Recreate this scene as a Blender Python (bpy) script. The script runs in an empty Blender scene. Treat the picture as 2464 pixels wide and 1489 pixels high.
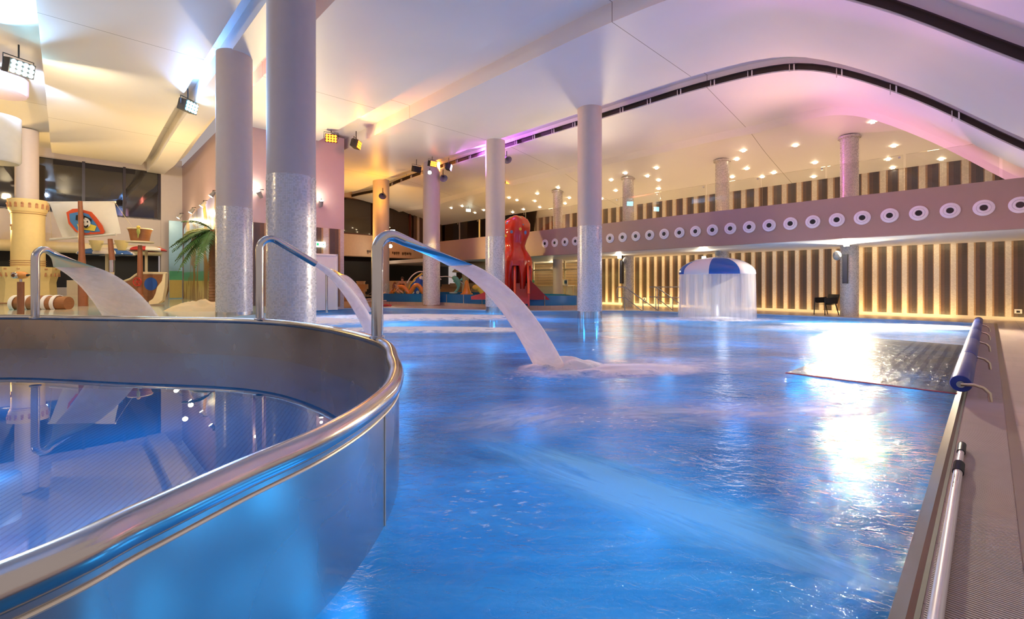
import bpy, bmesh, math, random
from mathutils import Vector, Matrix, noise as mnoise
from mathutils.geometry import tessellate_polygon
random.seed(7)
C = bpy.context.scene.collection
S = bpy.context.scene
PI = math.pi
# ------------------------------------------------------------------ camera
FPX, CX, HY, CZ = 1110.0, 1232.0, 680.0, 1.25
cd = bpy.data.cameras.new('camera'); cam = bpy.data.objects.new('camera', cd); C.objects.link(cam)
cam.location = (0, 0, CZ); cam.rotation_euler = (PI/2, 0, 0)
cd.sensor_fit = 'HORIZONTAL'; cd.sensor_width = 36; cd.lens = 36*FPX/2464
cd.shift_y = -(744.5-HY)/2464; cd.clip_start = .02; cd.clip_end = 300
S.camera = cam
S.view_settings.view_transform = 'Standard'; S.view_settings.look = 'None'
S.view_settings.gamma = 1; S.view_settings.use_curve_mapping = False
S.view_settings.exposure = 0.0
# ------------------------------------------------------------------ world
wd = bpy.data.worlds.new('world'); S.world = wd; wd.use_nodes = True
wb = wd.node_tree.nodes['Background']
wb.inputs[0].default_value = (1.0, .84, .80, 1); wb.inputs[1].default_value = .42
# ------------------------------------------------------------------ building axes
AU = math.atan2(.695, .719); cu, su = math.cos(AU), math.sin(AU)
def W(u, v, z=0): return Vector((u*cu-v*su, u*su+v*cu, z))
def UV(p): return (p[0]*cu+p[1]*su, -p[0]*su+p[1]*cu)
def PZ(px, py, z=0):
    d = (CZ-z)*FPX/(py-HY); return Vector(((px-CX)/FPX*d, d, z))
def PD(px, py, d): return Vector(((px-CX)/FPX*d, d, CZ+(HY-py)*d/FPX))
def PU(px, py, u):
    a = (px-CX)/FPX; return PD(px, py, u/(cu*a+su))
def PV(px, py, v):
    a = (px-CX)/FPX; return PD(px, py, v/(cu-su*a))
# ------------------------------------------------------------------ lights
def light(kind, name, loc, energy, color=(1, 1, 1), to=None, size=.1, spot=60, blend=.6, sy=None):
    l = bpy.data.lights.new(name, kind); l.energy = energy; l.color = color
    if kind == 'AREA':
        l.shape = 'RECTANGLE'; l.size = size; l.size_y = sy or size
    else: l.shadow_soft_size = size
    if kind == 'SPOT': l.spot_size = math.radians(spot); l.spot_blend = blend
    o = bpy.data.objects.new(name, l); C.objects.link(o); o.location = loc
    if to is not None: o.rotation_euler = (Vector(to)-Vector(loc)).to_track_quat('-Z', 'Y').to_euler()
    return o
WARM = (1, .72, .36); WARM2 = (1, .80, .52); BLUE = (.14, .52, 1); CYAN = (.22, .72, 1)
# colour washes of the LED floods that hang in the ceiling slots (all at v = 19.5, facing along the slots)
def slotlight(u, v, z, e, col, v2, z2=7.9, u2=None, spot=70):
    light('SPOT', 'slot_flood_light', W(u, v, z), e*.6, col, W(u2 if u2 is not None else u, v2, z2), .08, spot, .7)
slotlight(-1.3, 19.2, 7.5, 6000, (.30, .60, 1), 8, 8.1)
slotlight(-1.0, 21, 7.3, 900, (.55, .72, 1), 29, 8.4, None, 110)
slotlight(3.08, 19.3, 7.72, 9000, (.14, .38, 1), 6, 7.95, None, 80)
slotlight(3.15, 19.2, 7.2, 260, (.16, .45, 1), 13, 8.2)
slotlight(4.27, 19.0, 7.75, 5000, (1, .20, .14), 8, 8.0, None, 80)
slotlight(8.7, 19.3, 7.75, 1300, (1, .20, .06), 9, 8.1, 9.5, 60)
slotlight(9.3, 19.3, 7.6, 1000, (1, .24, .04), 12, 8.2, 9.3, 90)
slotlight(14.6, 19.6, 7.7, 8000, (.72, .16, 1), 8, 8.0, None, 60)
slotlight(14.6, 20.3, 7.6, 2600, (1, .32, .05), 31, 7.9)
light('POINT', 'orange_fill', W(13.2, 25.2, 6.4), 110, (1, .42, .03), None, .1)  # added light without a fixture, tints the column and back wall orange
light('SPOT', 'fascia_yellow_fill', W(13.0, 20.5, 3.2), 900, (1, .72, .22), W(17.2, 18, 3.3), .2, 90, 1)  # added light, no lamp stands here; yellows the left end of the parapet
light('SPOT', 'arch_pink_fill', W(19.5, 7.5, 4.6), 1100, (1, .30, .55), W(18.3, 1.5, 5.6), .2, 80, 1)  # added light without a fixture, turns the arch and its lip pink
# fill spots added without fixtures, aimed up to brighten and warm the ceiling
for (u, v, z, e, col, tu, tv, tz) in [
    (4.7, 24, 3.6, 2600, (1, .68, .34), 1.2, 25, 7.6),
    (-3, 31, 3.8, 1500, (1, .70, .36), 0, 27, 7.6),
    (-6, 12, 5.0, 1300, (.95, .82, .80), 1, 15, 7.6),
    (6.5, 20.9, 3.4, 3600, (1, .84, .66), 7.5, 12, 7.7),
    (16.9, 12, 4.2, 900, (.95, .84, .80), 12, 12, 7.7),
    (16.9, 4, 4.3, 900, (1, .50, .62), 14, 6, 7.6),
    (12.5, 28, 3.2, 1700, (1, .60, .22), 14, 27, 7.6),
    (17.4, 22, 4.3, 560, (1, .66, .28), 21, 22, 6.6),
    (17.4, 8, 4.3, 300, (1, .60, .45), 21, 9, 6.6)]:
    light('SPOT', 'ceiling_fill', W(u, v, z), e*.36*1.5, (col[0], col[1]*.88, col[2]*.50), W(tu, tv, tz), .3, 150, 1)
light('SPOT', 'pink_wall_light', W(8.6, 13, 6.9), 900, (1, .26, .26), W(9.2, 21.3, 5.2), .2, 60, 1)
light('SPOT', 'fascia_pink_light', W(9.5, -1.5, 3.5), 900, (1, .34, .36), W(17.2, 1.0, 3.6), .2, 75, 1)
# ------------------------------------------------------------------ materials
MATS = {}
def newmat(name):
    m = bpy.data.materials.new(name); m.use_nodes = True; nt = m.node_tree
    MATS[name] = m; return m, nt, nt.nodes['Principled BSDF'], nt.nodes['Material Output']
def N(nt, t, **k):
    n = nt.nodes.new(t)
    for a, b in k.items(): setattr(n, a, b)
    return n
def val(nt, sock, x):
    if hasattr(x, 'is_linked') or hasattr(x, 'links'): nt.links.new(x, sock)
    else: sock.default_value = x
def math_(nt, op, a, b=0, c=0, clamp=False):
    n = N(nt, 'ShaderNodeMath', operation=op); n.use_clamp = clamp
    val(nt, n.inputs[0], a); val(nt, n.inputs[1], b); val(nt, n.inputs[2], c); return n.outputs[0]
def mix_(nt, f, a, b):
    n = N(nt, 'ShaderNodeMix', data_type='RGBA'); val(nt, n.inputs[0], f)
    val(nt, n.inputs[6], a if not isinstance(a, tuple) else (*a[:3], 1)); val(nt, n.inputs[7], b if not isinstance(b, tuple) else (*b[:3], 1))
    return n.outputs[2]
def objco(nt):
    t = N(nt, 'ShaderNodeTexCoord'); return t.outputs['Object'], t.outputs['Generated']
def noise_(nt, vec, scale, detail=3, dist=0, rough=.5, mapscale=None):
    n = N(nt, 'ShaderNodeTexNoise'); n.inputs['Scale'].default_value = scale; n.inputs['Detail'].default_value = detail
    n.inputs['Distortion'].default_value = dist; n.inputs['Roughness'].default_value = rough
    if mapscale:
        mp = N(nt, 'ShaderNodeMapping'); mp.inputs['Scale'].default_value = mapscale
        nt.links.new(vec, mp.inputs[0]); vec = mp.outputs[0]
    nt.links.new(vec, n.inputs['Vector']); return n.outputs['Fac'], n.outputs['Color']
def ramp_(nt, fac, stops, interp='LINEAR'):
    r = N(nt, 'ShaderNodeValToRGB'); r.color_ramp.interpolation = interp
    e = r.color_ramp.elements
    while len(e) < len(stops): e.new(.5)
    for i, (p, c) in enumerate(stops):
        e[i].position = p; e[i].color = (*c[:3], 1) if isinstance(c, tuple) else (c, c, c, 1)
    nt.links.new(fac, r.inputs[0]); return r.outputs[0]
def bump_(nt, h, strength=.3, dist=.01):
    b = N(nt, 'ShaderNodeBump'); b.inputs['Strength'].default_value = strength; b.inputs['Distance'].default_value = dist
    nt.links.new(h, b.inputs['Height']); return b.outputs[0]
def mat(name, col, rough=.5, metal=0, var=.08, scale=6, bump=0, bscale=40, coat=0, spec=.5, ms=None):
    if name in MATS: return MATS[name]
    m, nt, p, o = newmat(name)
    co, gen = objco(nt)
    f, _ = noise_(nt, co, scale, 4, mapscale=ms)
    nt.links.new(mix_(nt, f, tuple(max(0, c*(1-var)) for c in col), tuple(min(1, c*(1+var)) for c in col)), p.inputs['Base Color'])
    p.inputs['Roughness'].default_value = rough; p.inputs['Metallic'].default_value = metal
    p.inputs['Coat Weight'].default_value = coat; p.inputs['Specular IOR Level'].default_value = spec
    if bump:
        h, _ = noise_(nt, co, bscale, 3, mapscale=ms); nt.links.new(bump_(nt, h, bump, .01), p.inputs['Normal'])
    return m
def emit(name, col, strength):
    if name in MATS: return MATS[name]
    m, nt, p, o = newmat(name)
    p.inputs['Base Color'].default_value = (*col, 1); p.inputs['Emission Color'].default_value = (*col, 1)
    p.inputs['Emission Strength'].default_value = strength; return m
def tile_cells(nt, s, t, sz, grout=.12):
    a = math_(nt, 'DIVIDE', s, sz); b = math_(nt, 'DIVIDE', t, sz)
    fa = math_(nt, 'FLOOR', a); fb = math_(nt, 'FLOOR', b)
    cmb = N(nt, 'ShaderNodeCombineXYZ'); nt.links.new(fa, cmb.inputs[0]); nt.links.new(fb, cmb.inputs[1])
    wn = N(nt, 'ShaderNodeTexWhiteNoise', noise_dimensions='3D'); nt.links.new(cmb.outputs[0], wn.inputs['Vector'])
    ra = math_(nt, 'FRACT', a); rb = math_(nt, 'FRACT', b)
    g = math_(nt, 'MAXIMUM', math_(nt, 'LESS_THAN', ra, grout), math_(nt, 'LESS_THAN', rb, grout))
    return wn.outputs['Value'], wn.outputs['Color'], g
def jitter_normal(nt, color, amt):
    g = N(nt, 'ShaderNodeNewGeometry')
    v = N(nt, 'ShaderNodeVectorMath', operation='SUBTRACT'); nt.links.new(color, v.inputs[0]); v.inputs[1].default_value = (.5, .5, .5)
    s = N(nt, 'ShaderNodeVectorMath', operation='SCALE'); nt.links.new(v.outputs[0], s.inputs[0]); s.inputs['Scale'].default_value = amt
    a = N(nt, 'ShaderNodeVectorMath', operation='ADD'); nt.links.new(s.outputs[0], a.inputs[0]); nt.links.new(g.outputs['Normal'], a.inputs[1])
    n = N(nt, 'ShaderNodeVectorMath', operation='NORMALIZE'); nt.links.new(a.outputs[0], n.inputs[0]); return n.outputs[0]
def mosaic_column(name, col, rad, tile=.03):
    if name in MATS: return MATS[name]
    m, nt, p, o = newmat(name); co, _ = objco(nt)
    sp = N(nt, 'ShaderNodeSeparateXYZ'); nt.links.new(co, sp.inputs[0])
    ang = math_(nt, 'MULTIPLY', math_(nt, 'ARCTAN2', sp.outputs[1], sp.outputs[0]), rad)
    v, c, g = tile_cells(nt, ang, sp.outputs[2], tile)
    base = mix_(nt, v, tuple(x*.92 for x in col), tuple(min(1, x*1.08) for x in col))
    nt.links.new(mix_(nt, g, base, tuple(x*.68 for x in col)), p.inputs['Base Color'])
    p.inputs['Metallic'].default_value = .15
    nt.links.new(math_(nt, 'MULTIPLY_ADD', v, .2, .2), p.inputs['Roughness'])
    nt.links.new(jitter_normal(nt, c, .09), p.inputs['Normal']); return m
def striped(name, axis, period, off, cream=(.78, .70, .56), brown=(.055, .038, .028), orange=(.42, .25, .12), tile=.03):
    m, nt, p, o = newmat(name); co, _ = objco(nt)
    sp = N(nt, 'ShaderNodeSeparateXYZ'); nt.links.new(co, sp.inputs[0])
    s = sp.outputs[axis]; z = sp.outputs[2]
    f = math_(nt, 'FRACT', math_(nt, 'DIVIDE', math_(nt, 'ADD', s, off), period))
    # cream 0-.36, brown .36-.78, warm brown .78-.88, orange edge .88-1
    base = ramp_(nt, f, [(0, cream), (.32, (.34, .20, .10)), (.37, brown), (.68, (.11, .06, .035)), (.90, orange)], 'CONSTANT')
    v, c, g = tile_cells(nt, s, z, tile)
    base = mix_(nt, math_(nt, 'MULTIPLY', v, .35), base, mix_(nt, .5, base, (.02, .015, .01)))
    base = mix_(nt, math_(nt, 'LESS_THAN', z, .12), base, cream)
    nt.links.new(mix_(nt, math_(nt, 'MULTIPLY', g, .45), base, (.2, .16, .12)), p.inputs['Base Color'])
    p.inputs['Roughness'].default_value = .35
    nt.links.new(jitter_normal(nt, c, .10), p.inputs['Normal']); return m
def steel(name, col=(.62, .60, .57), rough=.24, var=.2, scale=3, ms=None):
    if name in MATS: return MATS[name]
    m, nt, p, o = newmat(name); co, _ = objco(nt)
    f, _ = noise_(nt, co, scale, 2, 0, .5, ms)
    f2, _ = noise_(nt, co, 90, 2)
    p.inputs['Metallic'].default_value = 1
    nt.links.new(mix_(nt, f, tuple(c*(1-var) for c in col), tuple(min(1, c*(1+var*.5)) for c in col)), p.inputs['Base Color'])
    nt.links.new(math_(nt, 'MULTIPLY_ADD', f, .22, rough-.09), p.inputs['Roughness'])
    nt.links.new(bump_(nt, math_(nt, 'ADD', f, math_(nt, 'MULTIPLY', f2, .15)), .05, .01), p.inputs['Normal'])
    return m
CREAM = (.80, .77, .74)
def ceiling_mat():
    m, nt, p, o = newmat('ceiling_plaster'); co, _ = objco(nt)
    sp = N(nt, 'ShaderNodeSeparateXYZ'); nt.links.new(co, sp.inputs[0])
    f = math_(nt, 'FRACT', math_(nt, 'DIVIDE', math_(nt, 'ADD', sp.outputs[1], -6.5+94), 9.4))
    g = math_(nt, 'LESS_THAN', f, .0022)
    n, _ = noise_(nt, co, .5, 2)
    base = mix_(nt, n, (.76, .74, .73), (.84, .82, .81))
    nt.links.new(mix_(nt, g, base, (.30, .27, .25)), p.inputs['Base Color'])
    p.inputs['Roughness'].default_value = .42; return m
M_CEIL = ceiling_mat()
M_WHITE = mat('white_paint', (.80, .78, .76), .45, var=.03)
M_SHAFT = mat('column_paint', (.60, .52, .50), .5, var=.04, bump=.05)
M_BLACK = mat('black_plastic', (.015, .015, .017), .4)
M_DARK = mat('dark_void', (.012, .010, .009), .6)
M_STEEL = steel('polished_steel', (.72, .68, .64), .16)
M_WALLSTEEL = steel('brushed_wall_steel', (.58, .56, .56), .23, .16, 2.2)
M_LIP = steel('lip_steel', (.17, .125, .09), .34, .1, 1)
M_WALL = mat('wall_paint', (.66, .58, .54), .6, var=.03)
M_FASCIA = mat('fascia_paint', (.40, .27, .22), .55, var=.03)
def glass_dark(name, tint, rough=.03):
    m, nt, p, o = newmat(name)
    co, _ = objco(nt); f, _ = noise_(nt, co, .8, 2)
    nt.links.new(mix_(nt, f, tint, tuple(x*.5 for x in tint)), p.inputs['Base Color'])
    p.inputs['Roughness'].default_value = rough; p.inputs['Specular IOR Level'].default_value = .9; return m
M_NIGHT = glass_dark('night_glass', (.035, .030, .032))
M_NIGHT2 = glass_dark('night_glass_brown', (.040, .022, .016))
def pane_mat():
    m, nt, p, o = newmat('clear_glass')
    t = N(nt, 'ShaderNodeBsdfTransparent'); t.inputs[0].default_value = (.95, .95, .93, 1)
    g = N(nt, 'ShaderNodeBsdfGlossy'); g.inputs['Roughness'].default_value = .02
    fr = N(nt, 'ShaderNodeFresnel'); fr.inputs[0].default_value = 1.45
    mx = N(nt, 'ShaderNodeMixShader'); nt.links.new(fr.outputs[0], mx.inputs[0])
    nt.links.new(t.outputs[0], mx.inputs[1]); nt.links.new(g.outputs[0], mx.inputs[2]); nt.links.new(mx.outputs[0], o.inputs[0]); return m
M_PANE = pane_mat()
def water_mat(name, tint, body, bfac, wave, ior=1.36, rough=.03, calm=False):
    m, nt, p, o = newmat(name); nt.nodes.remove(p); co, _ = objco(nt)
    if calm:
        h, _ = noise_(nt, co, 2.2, 2); nrm = bump_(nt, h, wave, .01)
    else:
        h1, _ = noise_(nt, co, 1.15, 5, 1.1, .62, (1, 1.5, 1))
        h2, _ = noise_(nt, co, 6.5, 4, 1.6, .6, (1, 1.6, 1))
        h3, _ = noise_(nt, co, 22, 3, .8, .6)
        hh = math_(nt, 'ADD', math_(nt, 'ADD', math_(nt, 'MULTIPLY', h1, 1.25), math_(nt, 'MULTIPLY', h2, .52)), math_(nt, 'MULTIPLY', h3, .12))
        nrm = bump_(nt, hh, wave, .045)
    fr = N(nt, 'ShaderNodeFresnel'); fr.inputs[0].default_value = ior; nt.links.new(nrm, fr.inputs['Normal'])
    g = N(nt, 'ShaderNodeBsdfGlossy'); g.inputs['Roughness'].default_value = rough; nt.links.new(nrm, g.inputs['Normal'])
    t = N(nt, 'ShaderNodeBsdfTransparent'); t.inputs[0].default_value = (*tint, 1)
    tr = N(nt, 'ShaderNodeBsdfTranslucent'); df = N(nt, 'ShaderNodeBsdfDiffuse')
    if not calm:
        # drifting veils of fine bubbles
        f1, _ = noise_(nt, co, .55, 6, 1.8, .65, (1, 2.2, 1))
        veil = ramp_(nt, f1, [(.42, 0), (.72, 1)])
        pt, _ = noise_(nt, co, .42, 3, .8, .5, (1, 1.7, 1)); bc = mix_(nt, ramp_(nt, pt, [(.36, 0), (.62, 1)]), tuple(c*.52 for c in body), tuple(min(1, c*1.25) for c in body)); bc = mix_(nt, math_(nt, 'MULTIPLY', veil, .45), bc, (.32, .70, 1))
        nt.links.new(bc, tr.inputs[0]); nt.links.new(bc, df.inputs[0])
        bf = math_(nt, 'MULTIPLY_ADD', veil, .16, bfac)
    else:
        tr.inputs[0].default_value = (*body, 1); df.inputs[0].default_value = (*body, 1); bf = bfac
    b1 = N(nt, 'ShaderNodeMixShader'); b1.inputs[0].default_value = .28; nt.links.new(tr.outputs[0], b1.inputs[1]); nt.links.new(df.outputs[0], b1.inputs[2])
    b2 = N(nt, 'ShaderNodeMixShader'); val(nt, b2.inputs[0], bf); nt.links.new(t.outputs[0], b2.inputs[1]); nt.links.new(b1.outputs[0], b2.inputs[2])
    mx = N(nt, 'ShaderNodeMixShader'); nt.links.new(math_(nt, 'MULTIPLY', fr.outputs[0], 1.0), mx.inputs[0]); nt.links.new(b2.outputs[0], mx.inputs[1]); nt.links.new(g.outputs[0], mx.inputs[2])
    nt.links.new(mx.outputs[0], o.inputs[0]); return m
M_WATER = water_mat('pool_water', (.12, .46, .80), (.055, .38, .74), .62, .62, 1.33, .05)
M_CALM = water_mat('calm_water', (.30, .62, 1), (.05, .34, .85), .34, .02, 1.5, .004, True)
def foam_mat(name='foam', radial=True, dens=1.0, col=(.93, .92, .95), scale=3.0, stretch=(1, 1, 1), tl=.22, thr=False):
    m, nt, p, o = newmat(name); nt.nodes.remove(p); co, gen = objco(nt)
    df = N(nt, 'ShaderNodeBsdfDiffuse'); df.inputs[0].default_value = (*col, 1)
    tr = N(nt, 'ShaderNodeBsdfTranslucent'); tr.inputs[0].default_value = (*col, 1)
    b = N(nt, 'ShaderNodeMixShader'); b.inputs[0].default_value = .4 if not radial else tl; nt.links.new(df.outputs[0], b.inputs[1]); nt.links.new(tr.outputs[0], b.inputs[2])
    t = N(nt, 'ShaderNodeBsdfTransparent')
    f, _ = noise_(nt, co, scale, 5, .6, .6, stretch)
    if thr: f = ramp_(nt, f, [(.56, .23), (.70, .55)])
    if radial:
        sp = N(nt, 'ShaderNodeSeparateXYZ'); nt.links.new(gen, sp.inputs[0])
        dx = math_(nt, 'SUBTRACT', sp.outputs[0], .5); dy = math_(nt, 'SUBTRACT', sp.outputs[1], .5)
        r = math_(nt, 'MULTIPLY', math_(nt, 'SQRT', math_(nt, 'ADD', math_(nt, 'MULTIPLY', dx, dx), math_(nt, 'MULTIPLY', dy, dy))), 2)
        a = math_(nt, 'SUBTRACT', 1, r, clamp=True)
        a = math_(nt, 'MULTIPLY', a, math_(nt, 'MULTIPLY_ADD', f, 3.2, -.75, clamp=False), clamp=True)
        a = math_(nt, 'MULTIPLY', a, 2.6*dens, clamp=True)
    else:
        lw = N(nt, 'ShaderNodeLayerWeight'); lw.inputs[0].default_value = .35
        a = math_(nt, 'SUBTRACT', 1, math_(nt, 'POWER', lw.outputs['Facing'], 2.2), clamp=True)
        a = math_(nt, 'MULTIPLY', a, math_(nt, 'MULTIPLY_ADD', f, .9, .42), clamp=True)
        a = math_(nt, 'MULTIPLY', a, dens, clamp=True)
    mx = N(nt, 'ShaderNodeMixShader'); nt.links.new(a, mx.inputs[0]); nt.links.new(t.outputs[0], mx.inputs[1]); nt.links.new(b.outputs[0], mx.inputs[2])
    nt.links.new(mx.outputs[0], o.inputs[0]); return m
M_FOAM = foam_mat('foam', col=(1, .97, .97)); M_FOAM2 = foam_mat('thin_foam', dens=.30, scale=2.2, stretch=(1, 3, 1)); M_JET = foam_mat('falling_water', False, 1.05, (1, .93, .93), 2.5)
M_CURTAIN = foam_mat('water_curtain', False, .62, (1, .95, .93), 9, (1, 1, .05))
M_BUB = foam_mat('bubbles', dens=.75, col=(.50, .88, 1), scale=2.0, stretch=(.5, 3.2, 1), tl=.5)
M_FLECK = foam_mat('foam_flecks', dens=.55, col=(.9, .96, 1), scale=14, stretch=(.7, 1.6, 1), tl=.4, thr=True)
# ------------------------------------------------------------------ mesh building
class MB:
    def __init__(s): s.v = []; s.f = []
    def add(s, vs, fs):
        n = len(s.v); s.v += [Vector(x) for x in vs]; s.f += [tuple(i+n for i in f) for f in fs]; return s
    def box(s, c, d, rz=0, rx=0, ry=0):
        M = Matrix.Rotation(rz, 3, 'Z') @ Matrix.Rotation(ry, 3, 'Y') @ Matrix.Rotation(rx, 3, 'X'); c = Vector(c)
        vs = [c+M @ Vector((x*d[0]/2, y*d[1]/2, z*d[2]/2)) for x in (-1, 1) for y in (-1, 1) for z in (-1, 1)]
        return s.add(vs, [(0, 1, 3, 2), (4, 6, 7, 5), (0, 4, 5, 1), (2, 3, 7, 6), (0, 2, 6, 4), (1, 5, 7, 3)])
    def bbox(s, a, b): return s.box([(x+y)/2 for x, y in zip(a, b)], [abs(y-x) for x, y in zip(a, b)])
    def tube(s, pts, r, n=12, caps=True, flat=None, up=None):
        pts = [Vector(p) for p in pts]; k = len(pts); rs = r if isinstance(r, (list, tuple)) else [r]*k
        t0 = (pts[1]-pts[0]).normalized()
        ref = Vector(up) if up else (Vector((0, 0, 1)) if abs(t0.z) < .9 else Vector((0, 1, 0)))
        nrm = (ref-t0*ref.dot(t0)).normalized(); vs = []; prev = t0
        for i, p in enumerate(pts):
            t = (pts[min(i+1, k-1)]-pts[max(i-1, 0)]).normalized()
            nrm = (prev.rotation_difference(t) @ nrm); nrm = (nrm-t*nrm.dot(t)).normalized(); prev = t
            b = t.cross(nrm); fx = flat[i] if flat else (1, 1)
            for j in range(n):
                a = 2*PI*j/n; vs.append(p+nrm*math.cos(a)*rs[i]*fx[0]+b*math.sin(a)*rs[i]*fx[1])
        fs = [(i*n+j, i*n+(j+1) % n, (i+1)*n+(j+1) % n, (i+1)*n+j) for i in range(k-1) for j in range(n)]
        if caps: fs += [tuple(range(n))[::-1], tuple(range((k-1)*n, k*n))]
        return s.add(vs, fs)
    def loop(s, pts, r, n=10):
        pts = [Vector(p) for p in pts]; k = len(pts); vs = []
        for i, p in enumerate(pts):
            t = (pts[(i+1) % k]-pts[i-1]).normalized(); up = Vector((0, 0, 1)); b = t.cross(up).normalized(); up = b.cross(t)
            for j in range(n): a = 2*PI*j/n; vs.append(p+b*math.cos(a)*r+up*math.sin(a)*r)
        return s.add(vs, [(i*n+j, i*n+(j+1) % n, ((i+1) % k)*n+(j+1) % n, ((i+1) % k)*n+j) for i in range(k) for j in range(n)])
    def cyl(s, a, b, r, r2=None, n=24, caps=True): return s.tube([a, b], [r, r if r2 is None else r2], n, caps)
    def lathe(s, prof, c=(0, 0, 0), n=32, a0=0, a1=2*PI, caps=False):
        c = Vector(c); full = abs(a1-a0-2*PI) < 1e-6; m = n if full else n+1; vs = []
        for (r, z) in prof:
            for j in range(m):
                a = a0+(a1-a0)*j/n; vs.append(c+Vector((math.cos(a)*r, math.sin(a)*r, z)))
        fs = [(i*m+j, i*m+(j+1) % m, (i+1)*m+(j+1) % m, (i+1)*m+j) for i in range(len(prof)-1) for j in range(n)]
        if caps: fs += [tuple(range(m))[::-1], tuple(range((len(prof)-1)*m, len(prof)*m))]
        return s.add(vs, fs)
    def ball(s, c, r, n=16, m=10):
        c = Vector(c); r = r if isinstance(r, (tuple, list)) else (r, r, r); vs = []
        for i in range(m+1):
            th = PI*i/m
            for j in range(n): a = 2*PI*j/n; vs.append(c+Vector((math.sin(th)*math.cos(a)*r[0], math.sin(th)*math.sin(a)*r[1], math.cos(th)*r[2])))
        return s.add(vs, [(i*n+j, (i+1)*n+j, (i+1)*n+(j+1) % n, i*n+(j+1) % n) for i in range(m) for j in range(n)])
    def grid(s, fn, nu, nv):
        vs = [fn(i/nu, j/nv) for i in range(nu+1) for j in range(nv+1)]; w = nv+1
        return s.add(vs, [(i*w+j, (i+1)*w+j, (i+1)*w+j+1, i*w+j+1) for i in range(nu) for j in range(nv)])
    def prism(s, poly, z0, z1, hole=None):
        n = len(poly); tri = tessellate_polygon([[Vector((p[0], p[1], 0)) for p in poly]])
        vs = [(p[0], p[1], z0) for p in poly]+[(p[0], p[1], z1) for p in poly]
        fs = [tuple(t) for t in tri]+[tuple(i+n for i in t) for t in tri]+[(i, (i+1) % n, n+(i+1) % n, n+i) for i in range(n)]
        return s.add(vs, fs)
    def sheet(s, poly, z, holes=()):
        loops = [[Vector((p[0], p[1], 0)) for p in poly]]+[[Vector((p[0], p[1], 0)) for p in h] for h in holes]
        tri = tessellate_polygon(loops); vs = [(p.x, p.y, z) for l in loops for p in l]
        return s.add(vs, [tuple(t) for t in tri])
    def extr(s, poly, axis, a, b):
        """poly of 2D points extruded along world axis name"""
        def mk(p, w): return {'x': (w, p[0], p[1]), 'y': (p[0], w, p[1]), 'z': (p[0], p[1], w)}[axis]
        n = len(poly); tri = tessellate_polygon([[Vector((p[0], p[1], 0)) for p in poly]])
        vs = [mk(p, a) for p in poly]+[mk(p, b) for p in poly]
        return s.add(vs, [tuple(t) for t in tri]+[tuple(i+n for i in t) for t in tri]+[(i, (i+1) % n, n+(i+1) % n, n+i) for i in range(n)])
    def xf(s, M):
        s.v = [M @ v for v in s.v]; return s
def obj(name, mb, m, parent=None, world=False, smooth=40, loc=None, rz=0):
    me = bpy.data.meshes.new(name)
    vs = mb.v
    if parent is not None and world:
        inv = (Matrix.Translation(parent.location) @ parent.rotation_euler.to_matrix().to_4x4() if parent.parent is None
               else PARW[parent.name]).inverted(); vs = [inv @ v for v in vs]
    if loc is not None:
        inv = (Matrix.Translation(loc) @ Matrix.Rotation(rz, 4, 'Z')).inverted(); vs = [inv @ v for v in vs]
    me.from_pydata([tuple(v) for v in vs], [], mb.f); me.validate()
    bm = bmesh.new(); bm.from_mesh(me); bmesh.ops.recalc_face_normals(bm, faces=bm.faces)
    bm.normal_update()
    if name in ('pool_water', 'whirlpool_water', 'foam', 'bubbles', 'basin_floor', 'floor') and sum(q.normal.z*q.calc_area() for q in bm.faces) < -1e-6: bmesh.ops.reverse_faces(bm, faces=bm.faces)
    bm.to_mesh(me); bm.free()
    if m: me.materials.append(m)
    if smooth:
        me.polygons.foreach_set('use_smooth', [True]*len(me.polygons)); me.set_sharp_from_angle(angle=math.radians(smooth))
    o = bpy.data.objects.new(name, me); C.objects.link(o)
    if parent is not None: o.parent = parent; PARW[o.name] = (PARW[parent.name] if parent.name in PARW else wm(parent))
    elif loc is not None: o.location = loc; o.rotation_euler = (0, 0, rz)
    return o
PARW = {}
def wm(o): return Matrix.Translation(o.location) @ o.rotation_euler.to_matrix().to_4x4()
def tag(o, label, cat, group=None, kind=None):
    o['label'] = label; o['category'] = cat
    if group: o['group'] = group
    if kind: o['kind'] = kind
    return o
def struct(name, mb, m, label=None, **k):
    o = obj(name, mb, m, **k); o['kind'] = 'structure'
    if label: o['label'] = label
    return o
def thing(name, label, cat, loc=(0, 0, 0), rz=0, group=None):
    o = bpy.data.objects.new(name, None); C.objects.link(o); o.location = loc; o.rotation_euler = (0, 0, rz)
    return tag(o, label, cat, group)
def dup(root, loc, rz, label, group=None):
    r = root.copy(); C.objects.link(r); r.location = loc; r.rotation_euler = (0, 0, rz); r['label'] = label
    if group: r['group'] = group
    for ch in list(root.children):
        c = ch.copy(); C.objects.link(c); c.parent = r
        for g in list(ch.children): d = g.copy(); C.objects.link(d); d.parent = c
    return r
def ordinal(i): return ['first', 'second', 'third', 'fourth', 'fifth', 'sixth', 'seventh', 'eighth', 'ninth', 'tenth', 'eleventh', 'twelfth', 'thirteenth', 'fourteenth', 'fifteenth', 'sixteenth', 'seventeenth', 'eighteenth', 'nineteenth', 'twentieth'][i] if i < 20 else \
    (['twentieth', 'thirtieth', 'fortieth'][i//10-2+0] if (i+1) % 10 == 0 and False else ['twenty', 'thirty', 'forty', 'fifty'][(i+1)//10-2]+'-'+['', 'first', 'second', 'third', 'fourth', 'fifth', 'sixth', 'seventh', 'eighth', 'ninth'][(i+1) % 10] if (i+1) % 10 else {30: 'thirtieth', 40: 'fortieth', 50: 'fiftieth'}[i+1])
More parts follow.
